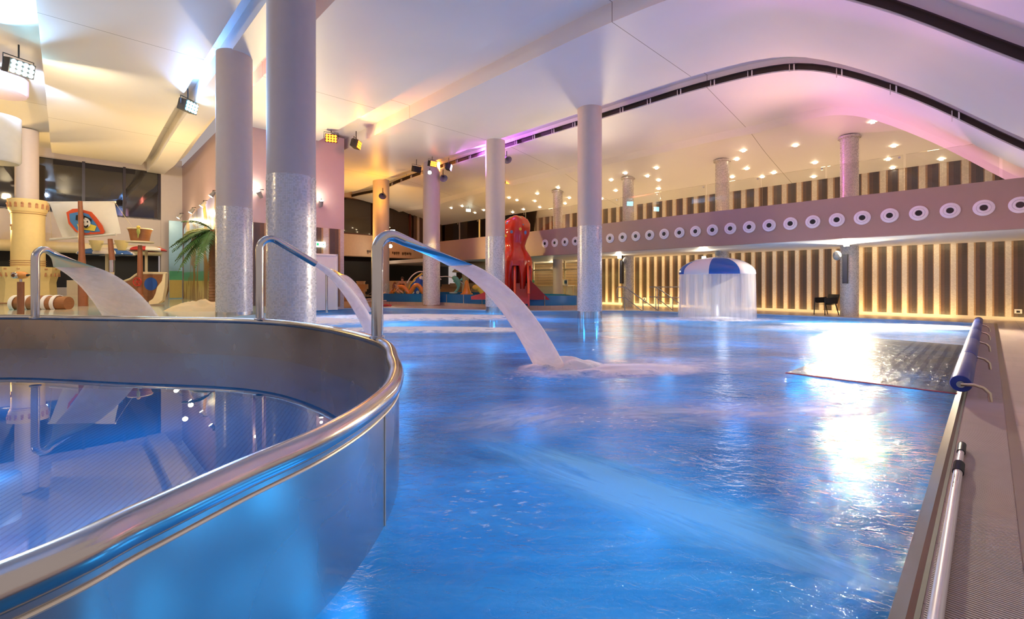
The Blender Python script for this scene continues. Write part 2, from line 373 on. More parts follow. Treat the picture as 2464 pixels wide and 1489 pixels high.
def crom(P, n=8, closed=False):
    out = []; k = len(P); P = [Vector(p) for p in P]
    for i in range(k if closed else k-1):
        p0 = P[(i-1) % k] if closed or i > 0 else P[0]; p1 = P[i]; p2 = P[(i+1) % k]; p3 = P[(i+2) % k] if closed or i+2 < k else P[-1]
        for j in range(n):
            t = j/n; out.append(.5*((2*p1)+(p2-p0)*t+(2*p0-5*p1+4*p2-p3)*t*t+(3*p1-p0-3*p2+p3)*t**3))
    if not closed: out.append(P[-1])
    return out
def interp(tab, x):
    if x <= tab[0][0]: return tab[0][1]
    for i in range(len(tab)-1):
        if x <= tab[i+1][0]:
            (x0, y0), (x1, y1) = tab[i], tab[i+1]
            m0 = (y1-(tab[i-1][1] if i else y0))/(x1-(tab[i-1][0] if i else x0)); m1 = ((tab[i+2][1] if i+2 < len(tab) else y1)-y0)/((tab[i+2][0] if i+2 < len(tab) else x1)-x0)
            h = x1-x0; t = (x-x0)/h
            return (2*t**3-3*t*t+1)*y0+(t**3-2*t*t+t)*h*m0+(-2*t**3+3*t*t)*y1+(t**3-t*t)*h*m1
    return tab[-1][1]
# ------------------------------------------------------------------ ceiling
FV = [(-3, 2.2), (-2, 2.95), (-.54, 4.16), (1.3, 5.82), (3.05, 7.05), (4.3, 7.52), (6.5, 7.72), (9, 7.75), (22, 7.72), (26, 7.62), (29, 7.45), (31.5, 7.55), (33.2, 7.6)]
def f(v): return interp(FV, v)
def zb(u): return interp([(19.2, 7.15), (21.1, 6.66), (24.8, 5.95), (26, 5.75)], u)
def z4(u, v):
    k = min(1, max(0, (v-2.5)/4)); k = k*k*(3-2*k)
    return f(v)-.14*(u-15.3)*k
def panel(u0, u1, v0, v1, zf=lambda u, v: f(v), nv=90, nu=3, skirt=.5, label=None):
    mb = MB()
    mb.grid(lambda a, b: Vector((u0+(u1-u0)*a, v0+(v1-v0)*b, zf(u0+(u1-u0)*a, v0+(v1-v0)*b))), nu, nv)
    for u in (u0, u1): mb.grid(lambda a, b, u=u: Vector((u, v0+(v1-v0)*b, zf(u, v0+(v1-v0)*b)+skirt*a)), 1, nv)
    for v in (v0, v1): mb.grid(lambda a, b, v=v: Vector((u0+(u1-u0)*b, v, zf(u0+(u1-u0)*b, v)+skirt*a)), 1, nu)
    o = struct('ceiling', mb, M_CEIL, label); o.rotation_euler = (0, 0, AU); return o
def slot_top(u0, u1, v0, v1, h=.5):
    mb = MB(); mb.grid(lambda a, b: Vector((u0+(u1-u0)*a, v0+(v1-v0)*b, f(v0+(v1-v0)*b)+h)), 1, 80)
    o = struct('ceiling', mb, M_CEIL, 'recessed strip of ceiling above the slot'); o.rotation_euler = (0, 0, AU)
panel(-10, -2.4, 2, 33, label='ceiling panel at far left')
panel(-.5, 2.9, 1, 31.6, label='wide wave ceiling panel over the play area')
panel(4.45, 8.3, -1, 21.3, label='ceiling panel between blue and orange slots')
panel(9.75, 14.1, -3, 33, label='ceiling panel between orange and purple slots')
panel(15.3, 18.8, -3, 33, z4, 110, 6, .4, 'arched ceiling ribbon curving down at right')
slot_top(-2.5, -.4, 1, 33, .45); slot_top(2.8, 4.5, 1, 33, .45); slot_top(8.2, 9.85, -3, 33, .5); slot_top(14.0, 15.4, -3, 33, .42)
mb = MB(); mb.grid(lambda a, b: Vector((3.27+.78*a, 1+32*b, f(1+32*b)-.12)), 1, 80)
for u in (3.27, 4.05): mb.grid(lambda a, b, u=u: Vector((u, 1+32*b, f(1+32*b)-.12+.6*a)), 1, 80)
o = struct('ceiling', mb, M_CEIL, 'dropped ceiling beam along the first column row'); o.rotation_euler = (0, 0, AU)
# lip of the arch
mb = MB(); mb.grid(lambda a, b: Vector((18.8+.45*a, -3+36*b, z4(18.8, -3+36*b)-.17*a)), 2, 110)
mb.grid(lambda a, b: Vector((19.25, -3+36*b, z4(18.8, -3+36*b)-.17+.5*a)), 1, 110)
o = struct('ceiling', mb, M_WHITE, 'angled pink-lit lip along the arch'); o.rotation_euler = (0, 0, AU)
# balcony ceiling
mb = MB(); mb.grid(lambda a, b: Vector((19.2+7*a, -6+39.3*b, zb(19.2+7*a)+.02)), 14, 4)
o = struct('ceiling', mb, M_CEIL, 'sloping ceiling over the gallery'); o.rotation_euler = (0, 0, AU)
# slot shade painted as dark strips, with hangers
M_GAP = mat('gap_shade_paint', (.03, .018, .014), .7)
for (u, v0, v1, h) in ((9.74, -3, 3.4, .17), (15.29, -3, 33, .15)):
    mb = MB(); mb.grid(lambda a, b: Vector((u-.012, v0+(v1-v0)*b, f(v0+(v1-v0)*b)+.035+h*a)), 1, 100)
    mb.grid(lambda a, b: Vector((u-.012-.10*a, v0+(v1-v0)*b, f(v0+(v1-v0)*b)+.035+h)), 1, 100)
    o = struct('trim_1' if u < 10 else 'trim_2', mb, M_GAP, 'dark strip painted as the shade of the slot along the ceiling edge'); o.rotation_euler = (0, 0, AU)
mb = MB()
for k in range(26):
    v = .5+k*1.15
    mb.box((15.25, v, f(v)+.12), (.03, .03, .26)); mb.box((15.25, v+.12, f(v)+.12), (.03, .015, .26))
o = struct('trim_3', mb, M_WHITE, 'ceiling hangers bridging the dark slot'); o.rotation_euler = (0, 0, AU)
# ------------------------------------------------------------------ walls (local frame u,v)
def ub(mb, u0, u1, v0, v1, z0, z1): return mb.bbox((u0, v0, z0), (u1, v1, z1))
def ustruct(name, mb, m, label=None):
    o = struct(name, mb, m, label); o.rotation_euler = (0, 0, AU); return o
STRIPE_V = striped('stripe_mosaic_v', 1, .439, -3.53+.44*20+.07)
STRIPE_V2 = striped('stripe_mosaic_v2', 1, .62, 10, tile=.05)
STRIPE_U = striped('stripe_mosaic_u', 0, .62, 10.1, cream=(.70, .60, .52), brown=(.09, .05, .05), tile=.05)
ustruct('wall_right', ub(MB(), 22.45, 22.8, -6, 15.9, 0, 2.63), STRIPE_V, 'brown and cream striped mosaic wall under the gallery')
ustruct('wall_right', ub(MB(), 24.8, 25.1, -6, 33, 2.85, 6.4), STRIPE_V2, 'striped wall at the back of the gallery')
ustruct('floor', ub(MB(), 17.5, 24.8, -6, 33, 2.66, 2.9), M_WHITE, 'gallery floor slab')
ustruct('ceiling', ub(MB(), 17.25, 26, -6, 25, 2.63, 2.66), mat('soffit_paint', (.74, .70, .64), .5), 'soffit under the gallery')
# fascia wall
ustruct('wall_front', ub(MB(), 17.2, 17.45, -6, 25, 2.61, 3.88), M_FASCIA, 'mauve gallery parapet with round vents')
mb = MB(); ub(mb, 17.45, 24.8, 24.75, 25, 2.61, 3.88); ustruct('wall_left', mb, M_FASCIA, 'end of the gallery parapet')
# back wall v=33
mb = MB()
ub(mb, -16, 4.9, 33, 33.4, 2.9, 4.86); ub(mb, -16, 4.9, 33, 33.4, 7.55, 8.4); ub(mb, 3.9, 4.9, 32.9, 33.4, 0, 8); ub(mb, -16, -6.2, 33, 33.4, 4.86, 7.6)
ub(mb, -16, 4.9, 33, 33.4, 0, 1.0)
ustruct('wall_back', mb, M_WALL, 'beige back wall of the play area')
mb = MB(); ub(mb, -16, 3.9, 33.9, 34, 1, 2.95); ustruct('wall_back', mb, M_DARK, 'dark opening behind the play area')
mb = MB(); mb.tube([(-16, 32.95, 3.05), (-6, 32.6, 3.05), (3.9, 32.95, 3.05)], .28, 16); ustruct('trim_4', mb, mat('cream_band', (.80, .68, .42), .4), 'cream rounded band along the back wall')
ORW = mat('orange_wall', (.70, .50, .34), .55)
mb = MB(); ub(mb, 9.5, 24.8, 33, 33.4, 3.2, 4.9); ub(mb, 9.5, 24.8, 33, 33.4, 7.5, 8.2); ub(mb, 9.5, 10.9, 32.98, 33.4, 0, 8)
ustruct('wall_back', mb, ORW, 'warm lit back wall below the tall windows')
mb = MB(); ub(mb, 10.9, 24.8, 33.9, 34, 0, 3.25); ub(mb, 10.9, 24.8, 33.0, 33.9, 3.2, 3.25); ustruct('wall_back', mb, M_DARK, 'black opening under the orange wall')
# windows
def window(name, u0, u1, z0, z1, mull, m, fm, v=33.1, label=None):
    t = obj(name, ub(MB(), u0, u1, v, v+.05, z0, z1), m); t['kind'] = 'structure'; t.rotation_euler = (0, 0, AU)
    if label: t['label'] = label
    fr = MB()
    for u in mull: ub(fr, u-.06, u+.06, v-.12, v, z0, z1)
    ub(fr, u0, u1, v-.1, v, z0-.04, z0+.05); ub(fr, u0, u1, v-.1, v, z1-.06, z1+.02)
    obj('window_frame', fr, fm, t); return t
window('window_1', -6.2, 3.9, 4.86, 7.6, (-6.1, -3.9, -1.6, .66, 2.3, 3.84), M_NIGHT, mat('dark_frame', (.03, .02, .03), .35), label='dark night windows above the play area')
window('window_2', 10.9, 24.0, 4.9, 7.55, (10.95, 14.1, 17.0, 20.3, 23.9), M_NIGHT2, mat('red_frame', (.10, .015, .01), .4), label='tall dark windows above the orange wall')
ustruct('wall_back', ub(MB(), 20.6, 24.8, 32.9, 33.0, 3.88, 6.9), STRIPE_U, 'striped wall panel beside tall windows')
ustruct('window_3', ub(MB(), 24.72, 24.8, 23.5, 31.5, 3.3, 5.6), M_NIGHT, 'dark window at the gallery end')
# block with pink face
mb = MB(); ub(mb, 4.9, 9.5, 21.3, 33, 3.77, 8.1); ub(mb, 4.9, 9.5, 21.35, 33, 0, 3.77)
ustruct('wall_left', mb, mat('pink_wall', (.50, .37, .38), .6, var=.03), 'tall wall block lit pink')
ustruct('wall_left', ub(MB(), 4.92, 9.48, 21.28, 21.36, 0, 3.77), striped('stripe_block', 0, .80, .30, cream=(.62, .53, .48), brown=(.07, .045, .045), tile=.05), 'striped lower part of the wall block')
# floor
M_DECK, nt, p, o_ = newmat('deck_tiles'); co, _ = objco(nt)
sp = N(nt, 'ShaderNodeSeparateXYZ'); nt.links.new(co, sp.inputs[0])
v_, c_, g_ = tile_cells(nt, sp.outputs[0], sp.outputs[1], .6, .012)
n1, _ = noise_(nt, co, 1.2, 6, .6, .6, (.5, 4, 1))
b_ = mix_(nt, n1, (.45, .34, .28), (.68, .54, .46)); b_ = mix_(nt, math_(nt, 'MULTIPLY', v_, .2), b_, (.3, .22, .17))
nt.links.new(mix_(nt, g_, b_, (.2, .16, .13)), p.inputs['Base Color']); p.inputs['Roughness'].default_value = .32
# pool outline
def spl(P, n=8): return crom([(x, y, 0) for x, y in P], n)
far = [PZ(2362, 777, 0), PZ(1816, 754.5, 0), PZ(1634, 750.5, 0), PZ(1526, 747, 0), PZ(1446, 747, 0), PZ(1240, 747, 0), PZ(1100, 743.5, 0), PZ(920, 739.5, 0)]
corner = W(UV(far[0])[0], .194)
RIM = [(-9.3, 8.36), (-6.6, 7.95), (-4.3, 7.5), (-2.8, 6.52), (-1.43, 4.9), (-.93, 3.62), (-.73, 2.85), (-.70, 2.3), (-.76, 1.85), (-.88, 1.5), (-.97, 1.2), (-1.06, .92), (-1.5, .1), (-2.6, -1.1), (-5, -2), (-8, -1.5), (-11, .8), (-12, 4.5), (-11.3, 7.6)]
rimc = crom([(x, y, 0) for x, y in RIM], 10, True)
def offset_loop(P, d):
    out = []; k = len(P)
    for i in range(k):
        t = (P[(i+1) % k]-P[i-1]).normalized(); out.append(P[i]+Vector((-t.y, t.x, 0))*d)
    return out
area = sum(rimc[i].x*rimc[(i+1) % len(rimc)].y-rimc[(i+1) % len(rimc)].x*rimc[i].y for i in range(len(rimc)))
sgn = -1 if area > 0 else 1            # offset_loop(+) moves to the left of travel
outer = offset_loop(rimc, sgn*.02); inner = offset_loop(rimc, -sgn*.03)
near0 = W(-6, .194)
left = [Vector((-9.2, 22.2, 0)), Vector((-9.5, 18), )] if False else [Vector((-9.2, 22.2, 0)), Vector((-9.4, 18, 0)), Vector((-7.25, 14.2, 0)), Vector((-7.2, 12, 0)), Vector((-7.4, 8.15, 0))]
# outline follows the outside of the whirlpool on its pool side
idx = [i for i, p in enumerate(rimc)]
i0 = min(idx, key=lambda i: (outer[i]-Vector((-7.4, 8.1, 0))).length); i1 = min(idx, key=lambda i: (outer[i]-Vector((-5, -2, 0))).length)
seg = []; i = i0
while i != i1: seg.append(outer[i]); i = (i+1) % len(rimc)
POOL = [near0, corner]+far[0:1]+far[1:]+left[:-1]+[outer[i0]+Vector((0, .15, 0))]+seg+[Vector((-6, -6, 0))]
HOLE = [near0, corner]+far[0:1]+far[1:]+left+[Vector((-9.3, 8.38, 0)), Vector((-12.2, 8, 0)), Vector((-12.4, -3, 0)), Vector((-6, -6, 0))]
BIG = [W(-14, -6), W(26, -6), W(26, 34), W(-16, 34), W(-16, 6)]
BIG = [(-2, -9.5), tuple(W(26, -8))[:2], tuple(W(26, 34))[:2], tuple(W(-16, 34))[:2], (-34, 2), (-14, -9.5)]
DECKC = W(0, 0)
mb = MB(); mb.sheet(BIG, 0, [HOLE]); mb.v = [Matrix.Rotation(-AU, 4, 'Z') @ v for v in mb.v]
fl = struct('floor', mb, M_DECK, 'brown tiled pool deck'); fl.rotation_euler = (0, 0, AU)
# pool shell
M_TANK = mat('tank_steel', (.42, .55, .68), .4, .0, var=.12, scale=1.5)
mb = MB(); mb.sheet(POOL, -1.35); struct('floor', mb, M_TANK, 'pale submerged pool bottom')
mb = MB(); n = len(POOL)
mb.add([(p.x, p.y, 0) for p in POOL]+[(p.x, p.y, -1.35) for p in POOL], [(i, (i+1) % n, n+(i+1) % n, n+i) for i in range(1, 13)])
struct('wall_pool', mb, M_TANK, 'submerged side wall of the pool')
# sloping steel lip on the right side
mb = MB(); L0, L1 = -6, UV(corner)[0]
mb.add([W(L0, .194, .005), W(L1, .194, .005), W(L1, .215, .012), W(L0, .215, .012), W(L1, .335, -.10), W(L0, .335, -.10), W(L1, .335, -1.35), W(L0, .335, -1.35), W(L0, .194, -.05), W(L1, .194, -.05)],
       [(0, 1, 2, 3), (3, 2, 4, 5), (5, 4, 6, 7), (8, 9, 1, 0)])
struct('trim_5', mb, M_LIP, 'sloping bronze steel overflow lip of the pool', smooth=20)
mb = MB(); mb.box((L1/2-3+.0, .187, -.004), (L1+6, .016, .02)); o = struct('trim_6', mb, M_BLACK, 'black gap beside the overflow grating'); o.rotation_euler = (0, 0, AU)
# kids deck
KD = [Vector((-7.45, 8.4, 0)), Vector((-7.3, 13.9, 0)), Vector((-9.3, 17.6, 0)), W(4.9, 21.4), W(4.9, 33), W(-16, 33), Vector((-34, 9, 0)), Vector((-12.2, 8.6, 0))]
M_KD, nt, p, o_ = newmat('wet_play_floor'); co, _ = objco(nt); n1, _ = noise_(nt, co, .35, 3, .5); 
nt.links.new(ramp_(nt, n1, [(.40, (.62, .52, .36)), (.50, (.30, .52, .50)), (.62, (.62, .56, .44))]), p.inputs['Base Color']); p.inputs['Roughness'].default_value = .12
h_, _ = noise_(nt, co, 5, 3); nt.links.new(bump_(nt, h_, .12, .02), p.inputs['Normal'])
mb = MB(); mb.prism(KD, .01, .35); struct('floor', mb, M_KD, 'shallow wet raised floor of the play area')
# ------------------------------------------------------------------ water
mb = MB(); mb.sheet(POOL, -.04); wt = obj('pool_water', mb, M_WATER, smooth=0); tag(wt, 'rippling blue water filling the large pool', 'water', kind='stuff')
mb = MB(); mb.sheet([p for p in inner], .06); wt = obj('whirlpool_water', mb, M_CALM, smooth=0); tag(wt, 'still blue water inside the round steel basin at left', 'water', kind='stuff')
UW = [(3.0, .42, -.55, 260, CYAN, 1.6, 3.6, -1.2), (7.5, .42, -.5, 260, BLUE, 6, 4, -1.3), (12, .42, -.5, 420, CYAN, 11, 6, -1.1), (17, .42, -.45, 900, CYAN, 13, 5, -1.0)]
for (u, v, z, e, col, tu, tv, tz) in UW: light('SPOT', 'underwater_light', W(u, v, z), e*.27, col, W(tu, tv, tz), .12, 130, .8)
for (x, y, e, col) in [(-.2, 2.6, 70, BLUE), (1.6, 5.5, 150, BLUE), (.3, 9, 260, BLUE), (4.6, 9.5, 320, BLUE), (7.5, 12.2, 380, CYAN), (5.2, 15.5, 520, CYAN), (-2.3, 9.5, 300, BLUE), (-3.5, 14.5, 800, CYAN), (-6.5, 17, 800, CYAN), (1.0, 16, 420, BLUE), (9.5, 15.2, 520, CYAN), (11.2, 13, 520, CYAN), (-1, 19.5, 260, CYAN), (1.25, 1.8, 95, CYAN), (.75, 2.5, 60, CYAN)]:
    light('POINT', 'underwater_light', (x, y, -.85), e*.20, col, None, .25)
for (x, y, e) in [(-7.8, 4.6, 60), (-5.0, 4.2, 60), (-2.9, 3.6, 35), (-5.2, 3.0, 45), (-2.4, 2.0, 25), (-8.6, 3.0, 55), (-3.4, .4, 22)]:
    light('POINT', 'whirlpool_light', (x, y, -.50), e*.42, (.22, .60, 1), None, .12)
# ------------------------------------------------------------------ whirlpool basin
wp = thing('whirlpool_basin', 'large rounded stainless steel whirlpool tub with thick rolled rim at left', 'whirlpool', (-5, 3, 0))
k = len(rimc)
mb = MB(); rr = [Vector((p.x, p.y, .625)) for p in rimc]; mb.loop(rr, .052, 18); obj('rim', mb, M_STEEL, wp, True, smooth=60)
mb = MB(); mb.add([(p.x, p.y, .62) for p in outer]+[(p.x, p.y, -1.3) for p in outer], [(i, (i+1) % k, k+(i+1) % k, k+i) for i in range(k)])
obj('outer_wall', mb, M_WALLSTEEL, wp, True)
mb = MB(); mb.add([(p.x, p.y, .62) for p in inner]+[(p.x, p.y, -.6) for p in inner], [(i, (i+1) % k, k+(i+1) % k, k+i) for i in range(k)])
obj('inner_wall', mb, steel('inner_wall_steel', (.70, .58, .45), .24, .15, 1.5), wp, True)
# ribbed floor
M_RIB, nt, p, o_ = newmat('ribbed_floor'); co, _ = objco(nt); sp = N(nt, 'ShaderNodeSeparateXYZ'); nt.links.new(co, sp.inputs[0])
fr_ = math_(nt, 'FRACT', math_(nt, 'DIVIDE', math_(nt, 'ADD', math_(nt, 'MULTIPLY', sp.outputs[0], .9), math_(nt, 'MULTIPLY', sp.outputs[1], .25)), .055))
nt.links.new(mix_(nt, math_(nt, 'LESS_THAN', fr_, .3), (.60, .68, .74), (.22, .32, .42)), p.inputs['Base Color']); p.inputs['Roughness'].default_value = .4
mb = MB(); mb.sheet(inner, -.6); obj('basin_floor', mb, M_RIB, wp, True)
mb = MB(); mb.loop([Vector((p.x, p.y, .552)) for p in offset_loop(rimc, sgn*.024)], .006, 6); obj('weld_seam', mb, mat('weld', (.78, .70, .58), .35, .4), wp, True)
mb = MB()
for px in (912,):
    i = min(range(k), key=lambda i: abs(CX+FPX*outer[i].x/outer[i].y-px) if 2.4 < outer[i].y < 3.4 else 9e9)
    mb.cyl((outer[i].x+.003, outer[i].y, .56), (outer[i].x+.003, outer[i].y, -.3), .004, n=6)
obj('panel_joint', mb, mat('weld', (.78, .70, .58), .35, .4), wp, True)
# ------------------------------------------------------------------ neck jets
def spout(name, label, base, d, h, reach, drop, lip, r=.058, fan=True):
    d = Vector((d[0], d[1], 0)).normalized(); b = Vector(base); t = thing(name, label, 'water spout', b, 0, 'curved steel water spouts')
    R = .17; pts = [b, b+Vector((0, 0, h-R))]
    sl = math.atan2(drop, reach)
    arc = []; turn = PI/2+sl
    c = b+Vector((0, 0, h-R))+d*R
    for i in range(1, 13):
        a = turn*i/12; arc.append(c-d*R*math.cos(a)+Vector((0, 0, R*math.sin(a))))
    pts += arc; end = arc[-1]; dirv = (d*math.cos(sl)-Vector((0, 0, math.sin(sl))))
    side = Vector((0, 0, 1)).cross(d)
    if not fan: pts.append(end+dirv*reach)
    else: pts.append(end+dirv*reach*.12)
    mb = MB(); mb.tube(pts, r, 20, caps=True, up=side); obj('pipe', mb, M_STEEL, t, True, smooth=50)
    mb = MB(); mb.lathe([(r, 0), (r*1.35, .0), (r*1.35, .02), (r, .03)], b, 20); obj('flange', mb, M_STEEL, t, True)
    tip = end+dirv*reach
    if fan:
        mb = MB(); n = 10; s0 = end+dirv*reach*.1; rings = []
        for i in range(n+1):
            q = i/n; p = s0.lerp(tip, q); hw = r+(lip/2-r)*q**1.2; ht = r*(1-q*.8)
            nn = dirv.cross(side).normalized(); ring = []
            for j in range(16):
                a = 2*PI*j/16; ring.append(p+side*hw*math.cos(a)+nn*ht*math.sin(a))
            rings.append(ring)
        mb.add([v for r_ in rings for v in r_], [(i*16+j, i*16+(j+1) % 16, (i+1)*16+(j+1) % 16, (i+1)*16+j) for i in range(n) for j in range(16)])
        obj('nozzle', mb, M_STEEL, t, True)
    return t, tip, dirv, side
def stream(name, label, tip, land, side, w0, w1, th0=.04, th1=.10, bow=.35, m=M_JET):
    tip = Vector(tip); land = Vector(land); n = 28; mb = MB(); vs = []; K = 20
    dz = land.z-tip.z; hor = Vector((land.x-tip.x, land.y-tip.y, 0))
    for i in range(n+1):
        q = i/n; p = tip+hor*q+Vector((0, 0, dz*(q*(1-bow*1.0)+0)+0)); p.z = tip.z+dz*((1-bow)*q*q+bow*q)
        tz = dz*(2*(1-bow)*q+bow); tv = (hor+Vector((0, 0, tz))).normalized(); nn = tv.cross(side).normalized()
        hw = (w0+(w1-w0)*q**.8)/2; ht = (th0+(th1-th0)*q)/2
        for j in range(K):
            a = 2*PI*j/K; vs.append(p+side*hw*math.cos(a)+nn*ht*math.sin(a))
    mb.add(vs, [(i*K+j, i*K+(j+1) % K, (i+1)*K+(j+1) % K, (i+1)*K+j) for i in range(n) for j in range(K)])
    o = obj(name, mb, m, loc=tip, smooth=80); tag(o, label, 'water jet', kind='stuff'); return o
U2 = (cu, su)
t3, tip3, dv3, sd3 = spout('water_spout', 'tall curved steel spout on rim at centre, fan nozzle with blue underside', (-1.43, 4.9, .66), U2, 1.10, .92, .30, .50, r=.062)
stream('water_jet', 'smooth white water sheet arching from the nearest spout into the pool', tip3, (.58, 7.0, -.05), sd3, .46, .62, .06, .26)
t2, tip2, dv2, sd2 = spout('water_spout', 'curved steel spout with plain round pipe end, in front of mosaic column', (-4.02, 7.35, .66), U2, 1.30, .72, .42, .2, fan=False)
stream('water_jet', 'narrow white jet from the round spout pipe behind the rim', tip2, (-2.5, 8.8, -.05), sd2, .09, .34, .09, .26)
t1, tip1, dv1, sd1 = spout('water_spout', 'curved steel spout with wide fan nozzle at far left of rim', PD(85, 766, 7.95), (-.10, 1), 1.20, .62, .30, .74)
stream('water_jet', 'wide white water sheet falling behind the rim at far left', tip1, Vector((-9.0, 11.0, .3)), sd1, .70, 1.25, .05, .25)
# distant copper spout
b4 = PZ(786, 752, 0)
t4, tip4, dv4, sd4 = spout('water_spout', 'distant small copper-coloured fan spout beside the pink wall', b4, (.9, -.2), 1.80, .55, .25, .55, r=.05)
stream('water_jet', 'curved white water sheet from the distant copper-coloured spout', tip4, tip4+Vector((1.1, -.5, -1.5)), sd4, .55, .9, .05, .25)
# ------------------------------------------------------------------ foam
def foam(name, label, c, sx, sy, rz=0, h=.06, m=M_FOAM, z=-.035):
    mb = MB(); seed = random.random()*50
    def fn(a, b):
        r = a; t = b*2*PI; rr = r
        hgt = h*(1-r*r)**2*(.7+.6*mnoise.noise(Vector((math.cos(t)*r*3+seed, math.sin(t)*r*3, 1))))
        return Vector((math.cos(t)*rr*sx, math.sin(t)*rr*sy, hgt if r < 1 else 0))
    mb.grid(fn, 14, 36); o = obj(name, mb, m, smooth=180); o.location = (c[0], c[1], z); o.rotation_euler = (0, 0, rz); return tag(o, label, 'foam', kind='stuff')
foam('foam', 'white foam where the nearest jet hits the water', (.80, 7.0), .80, .55, .3, .20)
foam('foam', 'white foam trail spreading right of the nearest jet', (1.55, 6.8), 1.7, .62, .15, .07)
foam('foam', 'pale thin foam veil far right of the nearest jet', (2.6, 7.2), 1.9, .9, .2, .01, M_FOAM2)
foam('foam', 'broad white foam band in front of the blue splash basin', (-3.4, 17.2), 5.2, 2.0, -.05, .10)
foam('foam', 'pinkish foam band behind the nearest spout', (-2.2, 12.6), 3.6, 1.0, -.02, .08)
foam('foam', 'bright foam beneath the distant copper spout', (-6.8, 15.2), 3.0, 1.8, .1, .12)
foam('foam', 'ring of foam around the water mushroom', tuple(PZ(1722, 768, -.04))[:2], 2.5, 1.1, 0, .08)
foam('foam', 'long white foam jet from the pool corner at right', (11.6, 13.6), 3.4, 1.0, -.25, .06)
foam('foam', 'thin foam on the water below the column lamp', (9.3, 12.8), 3.0, 1.2, -.1, .02, M_FOAM2)
foam('foam', 'faint bubbles drifting in the middle of the pool', (2.3, 4.6), 2.2, .55, .1, .004, M_FOAM2, -.036)
foam('foam', 'faint bubbles beside the steel whirlpool wall', (.1, 4.4), .9, .7, .6, .004, M_FOAM2, -.036)
for (x, y, sx, sy, rz, lb) in [(1.5, 3.2, 1.1, .30, -.75, 'white flecks of foam along the upper side of the bubble streak'), (.9, 4.4, 1.4, .6, .1, 'scattered foam flecks in the middle of the pool'), (-.1, 2.7, .45, .7, 0, 'foam flecks beside the steel whirlpool wall'), (2.9, 5.0, 1.2, .5, -.1, 'scattered foam flecks below the lamp reflection'), (.25, 6.3, 1.0, .9, 0, 'foam flecks left of the nearest jet')]:
    foam('foam', lb, (x, y), sx, sy, rz, .003, M_FLECK, -.0375)
pa, pb = Vector((1.62, 1.98, 0)), Vector((-.15, 3.75, 0)); mid = (pa+pb)/2
o = foam('bubbles', 'pale blue streak of bubbles under the surface at lower right', (mid.x, mid.y), 1.5, .40, math.atan2(pb.y-pa.y, pb.x-pa.x), .006, M_BUB, -.037)
# ------------------------------------------------------------------ columns
def column(u, v, r, z0, zt, mos, ring, label, base_mat=None):
    p = W(u, v, 0); t = thing('column', label, 'column', (p.x, p.y, z0), 0, 'round hall columns')
    obj('shaft', MB().lathe([(r, mos-z0), (r, zt-z0)], n=48, caps=True), M_SHAFT, t)
    m = mosaic_column('column_mosaic', (.74, .71, .72), r, .032)
    obj('mosaic_cladding', MB().lathe([(r+.006, ring), (r+.006, mos-z0), (r-.01, mos-z0)], n=48), m, t)
    obj('steel_base', MB().lathe([(r+.012, -.05 if z0 >= 0 else 0), (r+.012, ring), (r-.01, ring)], n=48), M_STEEL, t)
    return t
column(3.25, 9.72, .45, -1.34, 8.1, 3.35, 1.4, 'biggest grey column with silver mosaic lower half, nearest the camera')
column(3.42, 14.83, .45, .35, 7.66, 3.35, .09, 'grey column with mosaic lower half beside the palm tree')
column(14.1, 10.4, .45, -1.34, f(10.4)+.02, 3.35, 1.53, 'grey column standing in open water, right of the red octopus')
column(14.2, 15.8, .45, -1.34, f(15.8)+.02, 3.35, 1.5, 'grey mosaic column just left of the red octopus')
column(14.3, 21.1, .46, .0, f(21)+.05, 3.35, .06, 'pinkish column between the bather and the dolphin figure')
column(14.2, 26.5, .50, .0, f(26)+.05, 1.2, .06, 'yellow-orange lit column behind the nearest spout')
pc = PD(65, 600, 20)
t = thing('column', 'pale round column rising out of the toy castle tower', 'column', (pc.x, pc.y, .35), 0, 'round hall columns')
obj('shaft', MB().lathe([(.37, 0), (.37, 7.5)], n=40, caps=True), M_SHAFT, t)
MG = mosaic_column('gallery_mosaic', (.60, .56, .52), .29, .03)
for i, (v, lb) in enumerate([(3.64, 'with the bright lamp and speakers, farthest right'), (8.3, 'behind the water mushroom'), (13.1, 'behind the pool handrails'), (17.9, 'in front of the bar, farthest left')]):
    p = W(21.1, v); t = thing('gallery_column', 'slender mosaic gallery column '+lb, 'column', (p.x, p.y, 0), 0, 'gallery columns')
    obj('lower_shaft', MB().lathe([(.29, 0), (.29, 2.64)], n=32), MG if i < 3 else M_SHAFT, t)
    obj('upper_shaft', MB().lathe([(.29, 2.9), (.29, 6.62), (.36, 6.64), (.36, 6.72)], n=32), MG, t)
# ------------------------------------------------------------------ round vents in the parapet
def toface(mb): return mb.xf(Matrix.Rotation(-PI/2, 4, 'Y'))   # +z -> -x
M_VENT = mat('vent_enamel', (.82, .76, .78), .3, coat=.3)
v0 = None
for k in range(26):
    v = -.54+.638*k
    p = W(17.2, v, 3.2); lb = 'round white air nozzle on the gallery parapet, %s from the right' % ordinal(k)
    if v0 is None:
        v0 = thing('air_nozzle', lb, 'air vent', p, AU, 'air nozzles along the parapet')
        obj('outer_ring', toface(MB().lathe([(.20, 0), (.21, .012), (.20, .03), (.145, .042), (.135, .03)], n=36)), M_VENT, v0)
        obj('inner_ring', toface(MB().lathe([(.135, .028), (.125, .045), (.085, .05), (.075, .02)], n=36)), M_VENT, v0)
        obj('nozzle_hole', toface(MB().lathe([(.0, .022), (.078, .022)], n=30)), M_BLACK, v0)
    else: dup(v0, p, AU, lb)
